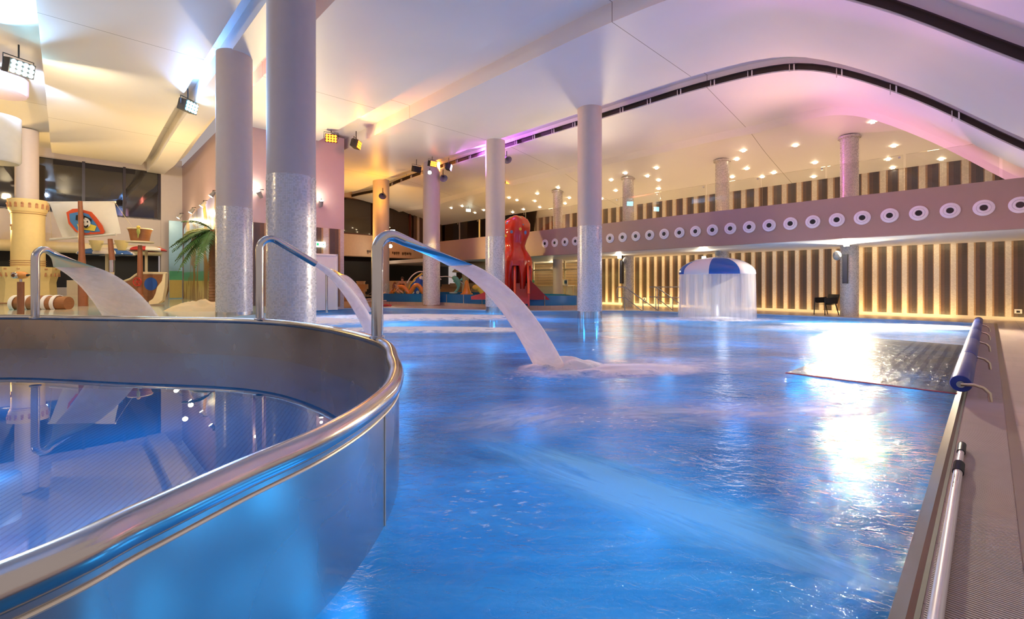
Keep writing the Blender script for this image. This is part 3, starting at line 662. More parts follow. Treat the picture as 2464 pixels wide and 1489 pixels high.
# glass balustrade over the parapet
gl = None
for k in range(15):
    v = -4+1.9*k; p = W(17.32, v, 3.88); lb = 'clear glass balustrade pane above the parapet, %s from the right' % ordinal(k)
    if gl is None:
        gl = thing('glass_balustrade', lb, 'glass railing', p, AU, 'balustrade panes')
        obj('pane', MB().bbox((-.01, .02, 0), (.01, 1.86, 1.05)), M_PANE, gl)
        obj('clamp', MB().bbox((-.025, .08, .96), (.025, .13, 1.01)), M_STEEL, gl)
    else: dup(gl, p, AU, lb)
# ------------------------------------------------------------------ downlights in the gallery ceiling
DL = [(2100, 294), (1914, 350), (2151, 351), (1789, 363), (1773, 384), (2137, 384), (2265, 383), (1797, 406), (1961, 391), (1580, 404), (1505, 417), (1558, 424), (1471, 433), (1762, 426), (1834, 426), (1862, 416), (1958, 425), (2148, 404), (2278, 412), (1967, 446), (2184, 418), (2098, 426), (1585, 434), (1585, 454), (1482, 459), (1880, 457), (1769, 468), (1448, 478), (1225, 476), (1244, 482), (1293, 466), (1287, 484), (1343, 452), (1370, 476), (1360, 490), (1299, 499), (1260, 504), (1234, 511), (1112, 496), (1086, 501), (1143, 512), (1164, 506)]
DL.sort()
def hit_gallery(px, py):
    a = (px-CX)/FPX; d = 14
    while d < 60:
        u = d*(cu*a+su); v = d*(cu-su*a); z = CZ+(HY-py)*d/FPX
        zc = zb(u) if u >= 19.2 else z4(u, v) if u > 15.3 else 99
        if z >= zc: return Vector((a*d, d, zc-.012))
        d += .05
M_BULB = emit('downlight_glow', (1, .86, .62), 30)
d0 = None
for i, (px, py) in enumerate(DL):
    p = hit_gallery(px, py); lb = 'small glowing recessed downlight in the gallery ceiling, %s from the left' % ordinal(i)
    if p is None: continue
    if d0 is None:
        d0 = thing('downlight', lb, 'ceiling light', p, 0, 'gallery downlights')
        obj('lens', MB().lathe([(0, -.004), (.065, -.004), (.065, .01)], n=16), M_BULB, d0)
        obj('trim_ring', MB().lathe([(.065, -.01), (.09, -.008), (.09, .01)], n=16), M_WHITE, d0)
    else: dup(d0, p, 0, lb)
for (u, v) in [(21.5, 1.5), (22, 5), (22, 9), (22, 13), (22, 17), (22.5, 21)]:
    light('SPOT', 'downlight_beam', W(u, v, zb(u)-.15), 170, (1, .68, .34), W(u, v, 0), .1, 140, .8)
    light('POINT', 'gallery_wall_glow', W(24.0, v, 3.4), 42, (1, .70, .34), None, .2)
# wall-washing lamps below the gallery
for (v, e, ln) in [(13.2, 62, 5.4), (7.6, 30, 5.6), (2.6, 40, 3.6), (-1.6, 18, 4)]:
    light('AREA', 'floor_washer', W(21.95, v, .06), e, (1, .66, .26), W(22.45, v, .75), ln, sy=.10)
    light('AREA', 'soffit_washer', W(21.9, v, 2.60), e*.45, (1, .70, .34), W(22.45, v, 1.6), ln, sy=.10)
for v in (17.5, 20.5, 23.5): light('POINT', 'bar_lamp', W(23.6, v, 2.2), 60, (1, .80, .50), None, .15)
# ------------------------------------------------------------------ LED floods
def led_flood(p, rz, col, label, s=1.0, on=True, tilt=.25):
    t = thing('flood_light', label, 'stage light', p, rz, 'coloured flood lights')
    R = Matrix.Rotation(tilt, 4, 'X')
    h = MB().box((0, 0, 0), (.42*s, .24*s, .30*s)); 
    for k in range(7): h.box(((k-3)*.055*s, .135*s, 0), (.012*s, .05*s, .26*s))
    obj('housing', h.xf(R), M_BLACK, t)
    q = MB()
    for i in range(4):
        for j in range(3): q.lathe([(0, 0), (.042*s, 0), (.045*s, .01)], n=12); n = len(q.v)-36; q.v[n:] = [Matrix.Rotation(PI/2, 4, 'X') @ v+Vector(((i-1.5)*.098*s, -.124*s, (j-1)*.092*s)) for v in q.v[n:]]
    obj('led_array', q.xf(R), emit('led_%d_%d_%d' % tuple(int(c*99) for c in col), col, 26 if col[2] > .9 else 7) if on else M_DARK, t)
    b = MB().tube([(-.25*s, 0, 0), (-.25*s, 0, .22*s), (.25*s, 0, .22*s), (.25*s, 0, 0)], .012*s, 8); b.cyl((0, 0, .22*s), (0, 0, .5*s), .015*s, n=8)
    obj('bracket', b, M_BLACK, t); return t
def PV_(px, py, v=19.5): return PV(px, py, v)
FA = AU   # local -y = -V direction (towards the camera side)
led_flood(PV_(45, 164), FA+.5, (.35, .85, 1), 'cyan-lit black flood light high at far left', 1.35)
led_flood(PV_(452, 256), FA+.7, (.25, .8, 1), 'cyan-lit black flood light left of the columns', 1.25)
led_flood(PV_(797, 333), FA-.4, (1, .15, .012), 'orange flood light nearest the pink wall', 1.15)
led_flood(PV_(857, 347), FA+.8, (1, .15, .012), 'orange flood light at the end of the orange slot', 1.15)
led_flood(PV_(1040, 394, 19.9), FA, (1, .22, .02), 'small orange flood light on top of the pinkish column', .95)
led_flood(PV_(1080, 402, 19.9), FA+.8, (.85, .30, 1), 'purple flood light right of the pinkish column', 1.0)
led_flood(PV_(1002, 407, 20.4), FA, (1, .42, .06), 'black unlit flood light left of the pinkish column', 1.0, False)
led_flood(PV_(1219, 438, 20), FA, (1, .25, .03), 'dim orange flood light just right of the middle column', .7)
led_flood(PV_(1248, 443, 20), FA+1.0, (1, .25, .03), 'orange flood light hanging below the gallery ceiling', .95)
def can_lamp(p, d, label, s=1.0, m=None, glow=True):
    t = thing('spot_lamp', label, 'spot light', p, math.atan2(d[1], d[0]), 'small spot lamps')
    t_ = math.atan2(d[2], math.hypot(d[0], d[1])); R = Matrix.Rotation(-t_, 4, 'Y') @ Matrix.Rotation(PI/2, 4, 'Y')
    obj('can', MB().lathe([(.0, -.14*s), (.055*s, -.14*s), (.075*s, .0), (.085*s, .10*s), (.075*s, .10*s)], n=18).xf(R), m or mat('lamp_grey', (.25, .24, .24), .4), t)
    obj('bulb', MB().lathe([(0, .105*s), (.074*s, .09*s)], n=18).xf(R), emit('lamp_glow', (1, .90, .72), 45) if glow else M_DARK, t)
    obj('arm', MB().tube([(0, 0, 0), (-.02*s, 0, .16*s), (-.16*s, 0, .18*s)], .014*s, 8), M_BLACK, t)
    return t
for (px, py, w, tgt, lb, s, e) in [
    (625, 467, 21.1, (-.2, -.5, .8), 'glaring white spot lamp on the pink wall between two columns', 1.2, 22),
    (773, 488, 21.1, (.2, -.5, .8), 'glaring white spot lamp on the pink wall at its right end', 1.2, 22),
    (941, 592, 31.0, (0, -.8, -.1), 'star-bright lamp under the nearest spout, on the orange wall', 1.7, 90)]:
    p = PV(px, py, w); can_lamp(p, tgt, lb, s); light('POINT', 'spot_lamp_light', p+Vector(tgt)*.35, e, (1, .85, .62), None, .06)
for (px, py, u, lb) in [(432, 521, 4.5, 'wall spot lamp above the mural, first from the left'), (461, 508, 4.5, 'wall spot lamp above the mural, second from the left'), (488, 492, 4.5, 'wall spot lamp above the mural, third from the left'), (511, 468, 4.5, 'wall spot lamp above the mural, nearest the column')]:
    p = PU(px, py, u); can_lamp(p, (-.3, -.3, -.6), lb, 1.15)
for (u, v, e) in [(4.2, 26, 70), (4.2, 30, 60), (3.6, 23.5, 60)]: light('POINT', 'mural_light', W(u, v, 4.6), e, (1, .80, .45), None, .1)
p = PV(1034, 414, 19.9); can_lamp(p, (.1, -.7, -.3), 'white globe spot lamp in front of the pinkish column', 1.2)
p = PV(1065, 425, 19.9)
def horn(p, label, s=1.0, rz=0):
    t = thing('horn_speaker', label, 'loudspeaker', p, rz, 'grey horn speakers')
    R = Matrix.Rotation(2.3, 4, 'X')
    obj('horn', MB().lathe([(.05*s, -.2*s), (.08*s, -.08*s), (.16*s, .1*s), (.2*s, .16*s), (.15*s, .14*s), (.04*s, -.05*s)], n=20).xf(R), mat('speaker_grey', (.22, .20, .23), .45), t)
    obj('bracket', MB().cyl((0, 0, 0), (0, 0, .35*s), .02*s, n=8), M_BLACK, t)
horn(PV(1066, 425, 20.5), 'grey horn speaker hanging right of the pinkish column', 1.1, .4); horn(PV(1219, 381, 16), 'grey horn speaker at the top of the middle column', 1.0, .6); horn(PV(921, 468, 24.8), 'small horn speaker beside the yellow-orange column', 1.1, .2)
# pool floods on gallery columns
def pool_flood(px, py, d, label, e, s=1.0):
    p = PD(px, py, d); t = thing('pool_flood', label, 'flood light', p, AU-PI/2, 'pool flood lights')
    obj('housing', MB().box((0, .06*s, 0), (.20*s, .12*s, .16*s)), M_BLACK, t)
    obj('glass', MB().box((0, -.012*s, -.0), (.17*s, .02*s, .13*s)), emit('flood_glow', (1, .88, .66), 260), t)
    obj('bracket', MB().tube([(0, .1*s, 0), (0, .22*s, .02), (0, .3*s, .1)], .02*s, 8), M_BLACK, t)
    l = light('SPOT', 'pool_flood_light', p+W(-.12, 0, 0), e, (1, .86, .62), Vector((4.5, 5.0, -1.0)), .10, 105, .5); return t
pool_flood(2037, 588, 16.7, 'dazzling flood light at the top of the right gallery column', 13000, .95)
pool_flood(1491, 618, 23.4, 'flood light on the gallery column above the handrails', 220, 1.1)
pool_flood(1694, 620, 20.2, 'flood light glowing behind the water mushroom', 120, .9)
# speakers on the gallery columns
def round_speaker(px, py, d, label):
    t = thing('round_speaker', label, 'loudspeaker', PD(px, py, d), AU, 'grey round speakers')
    obj('shell', MB().ball((0, 0, 0), (.16, .13, .17)), mat('speaker_light_grey', (.42, .42, .42), .5), t)
    obj('grille', MB().ball((-.06, 0, -.02), (.12, .115, .14)), mat('speaker_mesh', (.25, .25, .25), .6), t)
round_speaker(2014, 615, 16.6, 'round grey speaker left of the dazzling flood light'); round_speaker(1728, 607, 20.0, 'round grey speaker above the water mushroom'); round_speaker(1506, 626, 23.2, 'round grey speaker above the handrails')
def array_speaker(px, y0, y1, d, label):
    a = PD(px, y0, d); b = PD(px, y1, d); h = a.z-b.z; t = thing('array_speaker', label, 'loudspeaker', b, AU-PI/2, 'tall column speakers')
    obj('cabinet', MB().box((0, 0, h/2), (.16, .14, h)), M_BLACK, t)
    obj('grille', MB().box((0, -.075, h/2), (.13, .01, h*.94)), mat('speaker_cloth', (.05, .05, .07), .7), t)
    obj('bracket', MB().box((0, .1, h*.8), (.05, .12, .05)), M_BLACK, t)
array_speaker(2034, 612, 682, 16.85, 'tall black speaker on the right gallery column'); array_speaker(1496, 626, 682, 23.4, 'tall dark speaker on the column above the handrails')
# ------------------------------------------------------------------ water mushroom
mc = Vector((7.48, 16.9, -.04))
def cap_mat(name, n, ph):
    m, nt, p, o = newmat(name); co, _ = objco(nt); sp = N(nt, 'ShaderNodeSeparateXYZ'); nt.links.new(co, sp.inputs[0])
    a = math_(nt, 'FRACT', math_(nt, 'ADD', math_(nt, 'DIVIDE', math_(nt, 'ARCTAN2', sp.outputs[1], sp.outputs[0]), 2*PI/n), ph))
    nt.links.new(mix_(nt, math_(nt, 'LESS_THAN', a, .5), (.86, .82, .84), (.02, .13, .52)), p.inputs['Base Color']); p.inputs['Roughness'].default_value = .15; return m
t = thing('water_mushroom', 'blue and white domed water mushroom standing in the pool', 'water mushroom', mc)
cap = [(0, 2.22)]+[(1.30*math.sin(a), 1.64+.58*math.cos(a)) for a in [PI/2*i/10 for i in range(1, 11)]]+[(1.30, 1.60), (1.2, 1.58), (.2, 1.7)]
obj('cap', MB().lathe(cap, n=64), cap_mat('mushroom_cap', 4, .38), t, smooth=35)
obj('stem', MB().lathe([(.17, -1.3), (.17, 1.75)], n=24), steel('stem_grey', (.5, .48, .5), .4), t)
o = obj('water_curtain', MB().lathe([(1.29, 1.60), (1.30, 1.2), (1.31, .6), (1.33, .02)], mc, 72), M_CURTAIN, loc=mc); tag(o, 'white water curtain falling all round from the mushroom cap', 'water', kind='stuff')
light('POINT', 'mushroom_light', mc+Vector((0, -.5, .25)), 9, (.8, .88, 1), None, .2)
# ------------------------------------------------------------------ handrails
M_RAIL = steel('rail_steel', (.55, .45, .35), .25)
def zz(x, y, d): return PD(1440+x/5.317, 540+y/5.317, d)
t = thing('handrail', 'bent steel handrail descending into the pool, left one', 'handrail', zz(335, 1095, 20.6), 0, 'pool handrails')
d = 20.6
obj('top_rail', MB().tube([zz(245, 935, d), zz(238, 900, d), zz(238, 830, d), zz(250, 800, d), zz(340, 800, d), zz(570, 965, d), zz(770, 1105, d)], .024, 10), M_RAIL, t, True)
obj('lower_rail', MB().tube([zz(245, 935, d), zz(340, 935, d), zz(560, 1105, d)], .02, 10), M_RAIL, t, True)
for x, y in ((337, 800), (570, 965)): obj('post', MB().cyl(zz(x, y, d), zz(x, 1115, d), .02, n=10), M_RAIL, t, True)
t = thing('handrail', 'steel handrail with two level bars, between left handrail and mushroom', 'handrail', zz(735, 1095, 20.3), 0, 'pool handrails'); d = 20.3
obj('top_rail', MB().tube([zz(650, 800, d), zz(1050, 800, d)], .024, 10), M_RAIL, t, True)
obj('lower_rail', MB().tube([zz(650, 925, d), zz(1050, 935, d)], .02, 10), M_RAIL, t, True)
obj('sloping_rail', MB().tube([zz(735, 800, d), zz(770, 820, d), zz(1040, 1010, d-.2)], .022, 10), M_RAIL, t, True)
obj('sloping_rail', MB().tube([zz(735, 930, d), zz(940, 1090, d-.2)], .02, 10), M_RAIL, t, True)
for x, y in ((735, 800), (765, 820), (950, 945), (1045, 800)): obj('post', MB().cyl(zz(x, y, d), zz(x, 1105, d), .02, n=10), M_RAIL, t, True)
# ------------------------------------------------------------------ black chair
def on_floor(px, py): return PZ(px, py, 0)
cp = on_floor(1988, 757.5)
t = thing('armchair', 'black plastic armchair beside the right gallery column', 'chair', cp, .12)
mb = MB()
mb.grid(lambda a, b: Vector((-.26+.50*a, -.25+.5*b, .44-.02*math.sin(PI*a)+.03*abs(b-.5)**2)), 6, 6); mb.grid(lambda a, b: Vector((-.26+.50*a, -.25+.5*b, .415-.02*math.sin(PI*a))), 6, 6)
obj('seat', mb, M_BLACK, t)
mb = MB()
for o_ in (0, .022): mb.grid(lambda a, b: Vector((.22+.10*b+o_-.03*math.cos((a-.5)*PI)**2, -.26+.52*a, .44+.36*b)), 8, 5)
obj('backrest', mb, M_BLACK, t)
for s in (-1, 1):
    obj('armrest', MB().extr([(-.28, .64), (-.26, .67), (.1, .68), (.24, .70), (.22, .46), (-.2, .46), (-.25, .50)], 'y', s*.26-.012, s*.26+.012), M_BLACK, t)
    obj('leg', MB().tube([(-.27, s*.25, .66), (-.29, s*.27, 0)], .018, 8), M_BLACK, t); obj('leg', MB().tube([(.18, s*.24, .46), (.30, s*.27, 0)], [.022, .015], 8), M_BLACK, t)
# small wall sockets
for (px, py, lb) in [(2450, 749, 'white wall socket low on the striped wall at far right'), (1551, 719, 'small white wall socket between the handrails')]:
    p = PU(px, py, 22.44); t = thing('wall_socket', lb, 'socket', p, AU, 'wall sockets')
    obj('plate', MB().box((-.01, 0, 0), (.03, .17, .14)), M_WHITE, t); obj('hole', MB().box((-.028, .0, -.01), (.01, .08, .07)), M_BLACK, t)
for i, (x) in enumerate([1862, 1889, 1915, 1944, 1973, 2003]):
    p = PU(x, 656, 22.44); tag(obj('wall_button', MB().ball((0, 0, 0), .022), M_DARK if i > 2 else M_WHITE, loc=p), 'tiny round knob on the striped wall, %s from the left' % ordinal(i), 'knob', 'knobs on the striped wall')
# ------------------------------------------------------------------ right side: cover roll, net, grating, pole
M_ROLL = mat('blue_cover', (.02, .045, .26), .40, var=.3, scale=9)
P0 = PD(2312, 923, 5.0); u0r, v0r = UV(P0); zr = P0.z
t = thing('cover_roll', 'long dark blue rolled pool cover along the right edge', 'pool cover', P0, AU)
L = UV(corner)[0]-u0r-1.2
for k in range(5):
    a, b = L*k/5+.02*(k > 0), L*(k+1)/5
    obj('roll_section', MB().tube([(a, 0, 0), (a+.02, 0, 0), (b-.02, 0, 0), (b, 0, 0)], [.085, .092, .092, .085], 24), M_ROLL, t)
    if k: obj('strap', MB().lathe([(.097, -.03), (.099, 0), (.097, .03)], n=20).xf(Matrix.Translation((a, 0, 0)) @ Matrix.Rotation(PI/2, 4, 'Y')), mat('strap_blue', (.02, .06, .55), .5), t)
obj('core_tube', MB().tube([(-.06, 0, 0), (L+.03, 0, 0)], .035, 16), M_STEEL, t)
M_BRK = steel('bracket_steel', (.7, .58, .45), .18)
for k in range(5):
    u = L*k/5+.15*(k > 0)-.05
    obj('bracket', MB().tube([(u, .0, 0), (u, -.10, .01), (u, -.17, -.01), (u, -.215, -.06), (u, -.225, -zr)], .018, 12), M_BRK, t)
# floating net sheet
M_NET, nt, p, o_ = newmat('net_sheet'); co, _ = objco(nt); nt.nodes.remove(p)
sp = N(nt, 'ShaderNodeSeparateXYZ'); nt.links.new(co, sp.inputs[0])
s1 = math_(nt, 'LESS_THAN', math_(nt, 'FRACT', math_(nt, 'MULTIPLY', sp.outputs[0], 1.1)), .07)
s2 = math_(nt, 'MULTIPLY', math_(nt, 'LESS_THAN', math_(nt, 'FRACT', math_(nt, 'MULTIPLY', sp.outputs[1], 7)), .45), math_(nt, 'LESS_THAN', sp.outputs[1], .9))
n_, _ = noise_(nt, co, 3, 4)
cc = mix_(nt, math_(nt, 'MAXIMUM', s1, s2), mix_(nt, n_, (.10, .13, .08), (.16, .16, .12)), (.03, .04, .05))
df = N(nt, 'ShaderNodeBsdfDiffuse'); nt.links.new(cc, df.inputs[0]); tr = N(nt, 'ShaderNodeBsdfTransparent'); gl_ = N(nt, 'ShaderNodeBsdfGlossy'); gl_.inputs['Roughness'].default_value = .15
h_, _ = noise_(nt, co, 7, 4, 1.4, .6, (1, 1.6, 1)); h2_, _ = noise_(nt, co, 1.2, 4, 1); nn_ = bump_(nt, math_(nt, 'ADD', math_(nt, 'MULTIPLY', h_, .35), h2_), .9, .05); nt.links.new(nn_, gl_.inputs['Normal']); fn_ = N(nt, 'ShaderNodeFresnel'); fn_.inputs[0].default_value = 1.33; nt.links.new(nn_, fn_.inputs['Normal'])
a = N(nt, 'ShaderNodeMixShader'); a.inputs[0].default_value = .5; nt.links.new(tr.outputs[0], a.inputs[1]); nt.links.new(df.outputs[0], a.inputs[2])
b = N(nt, 'ShaderNodeMixShader'); nt.links.new(math_(nt, 'MULTIPLY', fn_.outputs[0], .22), b.inputs[0]); nt.links.new(a.outputs[0], b.inputs[1]); nt.links.new(gl_.outputs[0], b.inputs[2]); nt.links.new(b.outputs[0], o_.inputs[0])
NP = [PZ(2308, 948, -.03), PZ(1890, 897, -.03), PZ(2040, 842, -.03), PZ(2085, 812, -.03), PZ(2335, 832, -.03)]
nb = Vector((NP[0].x, NP[0].y, -.028)); mb = MB(); mb.prism(NP, -.036, -.028); nt_ = thing('floating_net', 'dark olive floating net sheet spread on the water beside the cover roll', 'net', nb, AU)
obj('net_sheet', mb, M_NET, nt_, True, smooth=0)
obj('edge_rope', MB().tube(NP[:2], .008, 6), mat('rope_red', (.5, .10, .12), .5), nt_, True)
# overflow grating
M_GRATE = mat('grating', (.50, .40, .38), .42, var=.1)
us = [-1.6, 7.16]+[7.16+3.3*k for k in (1, 2)]+[UV(corner)[0]]
g0 = None; names = ['nearest, with the telescopic pole lying on it', 'beside the start of the cover roll', 'beside the middle of the cover roll', 'farthest, ending at the pool corner']
for i in range(4):
    a, b = us[i], us[i+1]-.012; p = W(a, 0, 0); t = thing('overflow_grating', 'grey-brown ribbed overflow grating panel, '+names[i], 'grating', p, AU, 'overflow grating panels')
    mb = MB(); pitch = .0165 if i == 0 else .03
    n = int((b-a)/pitch)
    for k in range(n): mb.box(((k+.5)*pitch, .035, .004), (pitch*.55, .27, .008))
    obj('ribs', mb, M_GRATE, t, smooth=0)
    obj('tray', MB().bbox((0, -.10, -.0), (b-a, .17, .0015)), M_DARK, t)
mb = MB(); mb.bbox((-2, -.165, 0), (L1, -.105, .006)); o = obj('trim_7', mb, mat('edge_strip', (.34, .28, .22), .3, .7)); o['kind'] = 'structure'; o['label'] = 'bronze metal strip between grating and deck tiles'; o.rotation_euler = (0, 0, AU)
# telescopic pole
pa, pb = PZ(2315, 1072, .035), PZ(2253, 1475, .035); dr = (pb-pa).normalized(); end = pb+dr*1.0; Lp = (end-pa).length
t = thing('telescopic_pole', 'white telescopic pole with two black ribbed grips lying on the grating', 'pole', (pa.x, pa.y, .035))
obj('inner_tube', MB().tube([pa, pa+dr*1.0], .0175, 18), mat('pole_white', (.78, .72, .72), .25, .2, coat=.4), t, True)
obj('outer_tube', MB().tube([pa+dr*.66, end], .0225, 18), mat('pole_white', (.8, .8, .8)), t, True)
for a, b, r in ((-.03, .20, .0235), (.50, .70, .0285)):
    mb = MB(); n = 22; mb.tube([pa+dr*(a+(b-a)*i/n) for i in range(n+1)], [r-.0035*(i % 2) for i in range(n+1)], 18); obj('grip', mb, M_BLACK, t, True)
mb = MB(); sd = dr.cross(Vector((0, 0, 1))).normalized()
rot = math.atan2(dr.y, dr.x)
mb.box(pa+dr*.86+Vector((0, 0, .0224))+sd*-.004, (.16, .0015, .001), rot)
random.seed(3)
for k in range(11): mb.box(pa+dr*(.80+.026*k)+Vector((0, 0, .021))+sd*.009, (random.choice((.005, .012)), .007, .002), rot)
obj('printed_marking', mb, M_BLACK, t, True, smooth=0)
# ------------------------------------------------------------------ blue splash basin
M_TILE, nt, p, o_ = newmat('blue_tiles'); co, _ = objco(nt); n1, _ = noise_(nt, co, .6, 2)
nt.links.new(mix_(nt, n1, (.01, .10, .33), (.02, .22, .50)), p.inputs['Base Color']); p.inputs['Roughness'].default_value = .12
BF = [Vector((q.x, q.y, 0)) for q in [PD(922, 700, 26.6), PD(1016, 700, 25.9), PD(1075, 700, 25.4), PD(1160, 700, 23.4), PD(1235, 700, 22.1), PD(1310, 700, 21.9), PD(1388, 700, 22.4)]]+[Vector((3.1, 25.0, 0)), Vector((-1.2, 30.2, 0)), Vector((-5.5, 31.6, 0)), Vector((-9.0, 30.3, 0))]
bc = Vector((-1.6, 26.8, 0)); bi = [bc+(p-bc)*.955 for p in BF]
t = thing('splash_basin', 'low blue-tiled children splash basin in front of the red octopus', 'basin', bc)
k = len(BF); zt = .62
mb = MB(); mb.add([(p.x, p.y, 0) for p in BF]+[(p.x, p.y, zt) for p in BF]+[(p.x, p.y, zt) for p in bi]+[(p.x, p.y, .3) for p in bi],
    [(i+a*k, (i+1) % k+a*k, (i+1) % k+(a+1)*k, i+(a+1)*k) for i in range(k) for a in range(3)]); obj('basin_wall', mb, M_TILE, t, True, smooth=0)
mb = MB(); mb.sheet(bi, .50); obj('basin_water', mb, mat('basin_water', (.10, .42, .62), .06), t, True)
PLN = [bc+(p-bc)*1.04 for p in BF]; mbp = MB(); mbp.prism(PLN, .002, .16); struct('trim_8', mbp, M_DECK, 'low tiled plinth around the splash basin')
M_GROUT = mat('grout_line', (.55, .58, .60), .6)
mb = MB()
for i in range(6):
    a, b = BF[i], BF[i+1]; n = max(1, round((b-a).length/1.75))
    for j in range(n+1):
        q = a.lerp(b, j/n); q = q+(q-bc).normalized()*.016; mb.box((q.x, q.y, zt/2), (.035, .035, zt-.01), .4)
obj('panel_joint', mb, M_GROUT, t, True, smooth=0)
# ------------------------------------------------------------------ red octopus slide
M_OCT, nt, p, o_ = newmat('octopus_red'); co, _ = objco(nt); p.inputs['Roughness'].default_value = .12; p.inputs['Coat Weight'].default_value = .5
vo = N(nt, 'ShaderNodeTexVoronoi'); vo.inputs['Scale'].default_value = 2.1; nt.links.new(co, vo.inputs['Vector'])
sp = N(nt, 'ShaderNodeSeparateXYZ'); nt.links.new(co, sp.inputs[0]); sc = N(nt, 'ShaderNodeSeparateColor'); nt.links.new(vo.outputs['Color'], sc.inputs[0])
dot = math_(nt, 'MULTIPLY', math_(nt, 'LESS_THAN', vo.outputs['Distance'], math_(nt, 'MULTIPLY_ADD', sc.outputs[1], .10, .17)), math_(nt, 'GREATER_THAN', sp.outputs[2], 3.55))
nt.links.new(mix_(nt, dot, (.72, .035, .012), mix_(nt, math_(nt, 'GREATER_THAN', sc.outputs[0], .5), (.16, .30, .55), (.85, .55, .05))), p.inputs['Base Color'])
M_RED = mat('slide_red', (.66, .03, .015), .15, coat=.5); M_DRED = mat('deep_red', (.36, .01, .01), .25)
oc = Vector((.2, 26.6, .3)); t = thing('octopus_slide', 'tall shiny red octopus climbing tower with coloured dots and stairs', 'play slide', (.17, 22.7, .44)); t.scale = (.853,)*3
def OZ(y): return 1.25+(680-y)*26.6/1110-.3
prof = [(0.02, OZ(519)), (.34, OZ(521)), (.62, OZ(529)), (.78, OZ(541)), (.80, OZ(554)), (.76, OZ(566)), (.64, OZ(580)), (.56, OZ(592)), (.60, OZ(600)), (.78, OZ(611)), (.94, OZ(621)), (.97, OZ(630)), (.93, OZ(640)), (.80, OZ(640)), (.72, OZ(626)), (.3, OZ(618)), (.02, OZ(616))]
mb = MB(); mb.lathe(prof, n=40)
for i, v in enumerate(mb.v):
    if v.z > 3.3:
        a = math.atan2(v.y, v.x); r = math.hypot(v.x, v.y); kk = 1+.07*math.sin(4*a+1)*min(1, (v.z-3.3)); v.x *= kk; v.y *= kk
        v.x += .10*(v.z-3.3)*.4
        v.z += .10*math.sin(a*3+.6)*r
obj('head', mb, M_OCT, t, smooth=70)
for i in range(6):
    a = PI/2+PI/6+i*PI/3
    c_, s_ = math.cos(a), math.sin(a); tt = (-s_, c_)
    zs = OZ(632)
    mb = MB(); mb.tube([(c_*.80, s_*.80, zs+.06), (c_*.84, s_*.84, zs-.25), (c_*.84, s_*.84, zs-.8), (c_*.82, s_*.82, zs-1.5), (c_*.88, s_*.88, 0)], [.36, .24, .19, .17, .24], 16, up=(c_, s_, 0), flat=[(.5, 1.2), (.6, 1.1), (.7, 1), (.7, 1), (.8, 1.1)])
    obj('leg', mb, M_RED, t, smooth=60)
obj('core_pillar', MB().tube([(0, .1, OZ(618)), (0, .1, 1.2), (0, .1, .2)], [.42, .34, .16], 20), M_DRED, t)
mb = MB()
for i in range(7): mb.box((.32, -1.95+.24*i+.1, -.2+.1+.155*i), (.66, .26, .17))
obj('stairs', mb, M_RED, t, smooth=0)
for sx in (-.05, .69):
    mb = MB(); mb.extr([(-2.1, -.3), (-2.1, .30), (-1.9, .62), (-.62, 1.95), (-.45, 2.0), (-.40, 1.7), (-.5, .2), (-.6, -.3)], 'x', sx-.05, sx+.05); obj('side_panel', mb, M_RED, t, smooth=0)
    obj('handrail', MB().tube([(sx, -2.05, .35), (sx, -1.9, .70), (sx, -.65, 2.0), (sx, -.5, 2.03)], .07, 12), mat('slide_orange', (.80, .08, .02), .15, coat=.5), t)
mb = MB(); mb.extr([(.75, .9), (.78, 1.15), (1.7, .2), (1.9, -.0), (.7, -.0)], 'y', -.95, -.35); obj('slide_chute', mb, M_DRED, t, smooth=0)
mb = MB(); mb.extr([(-.9, .9), (-1.9, .35), (-2.5, .18), (-2.5, -.0), (-.7, 0)], 'y', -.7, .1); obj('slide_chute', mb, M_RED, t, smooth=0)
# ------------------------------------------------------------------ figures in the basin
def PB(px, py, d=27.6): return PD(px, py, d)
zb0 = PB(0, 706).z
b = PB(975, 708); t = thing('snake_figure', 'orange wavy sea snake figure on the basin rim in front of the bather', 'play figure', b)
pts = crom([PB(*q) for q in [(937, 706), (945, 702), (953, 694), (962, 690), (970, 691), (978, 699), (985, 705), (990, 700), (996, 690), (1003, 686), (1010, 690), (1015, 700), (1020, 706)]], 4)
obj('body', MB().tube(pts, [.05]*3+[.13]*(len(pts)-6)+[.12]*3, 14), mat('snake_orange', (.85, .25, .03), .15, coat=.5), t, True)
b = PB(1004, 707, 29); t = thing('whale_fin', 'blue and white patterned whale figure behind the orange snake', 'play figure', b)
def finmat():
    m, nt, p, o = newmat('fin_pattern'); co, _ = objco(nt); vo = N(nt, 'ShaderNodeTexVoronoi'); vo.inputs['Scale'].default_value = 3.2; nt.links.new(co, vo.inputs[0])
    nt.links.new(mix_(nt, math_(nt, 'LESS_THAN', vo.outputs['Distance'], .36), (.02, .10, .50), (.85, .86, .86)), p.inputs['Base Color']); p.inputs['Roughness'].default_value = .2; return m
obj('body', MB().tube([b+Vector(q) for q in [(-.15, 0, 0), (-.05, 0, .45), (.2, 0, .9), (.45, 0, 1.2)]], [.42, .38, .26, .1], 18), finmat(), t, True)
obj('edge', MB().tube([b+Vector(q) for q in [(-.55, -.1, 0), (-.42, -.1, .5), (-.1, -.1, .95), (.34, -.1, 1.28)]], .07, 10), mat('fin_yellow', (.85, .60, .08), .3), t, True)
o = obj('water_arc', MB().tube(crom([PB(*q) for q in [(979, 681), (990, 665), (1004, 655), (1018, 654), (1040, 664), (1062, 672)]], 5), .035, 8), M_JET, loc=PB(979, 681)); tag(o, 'thin arc of water beside the bather', 'water', kind='stuff')
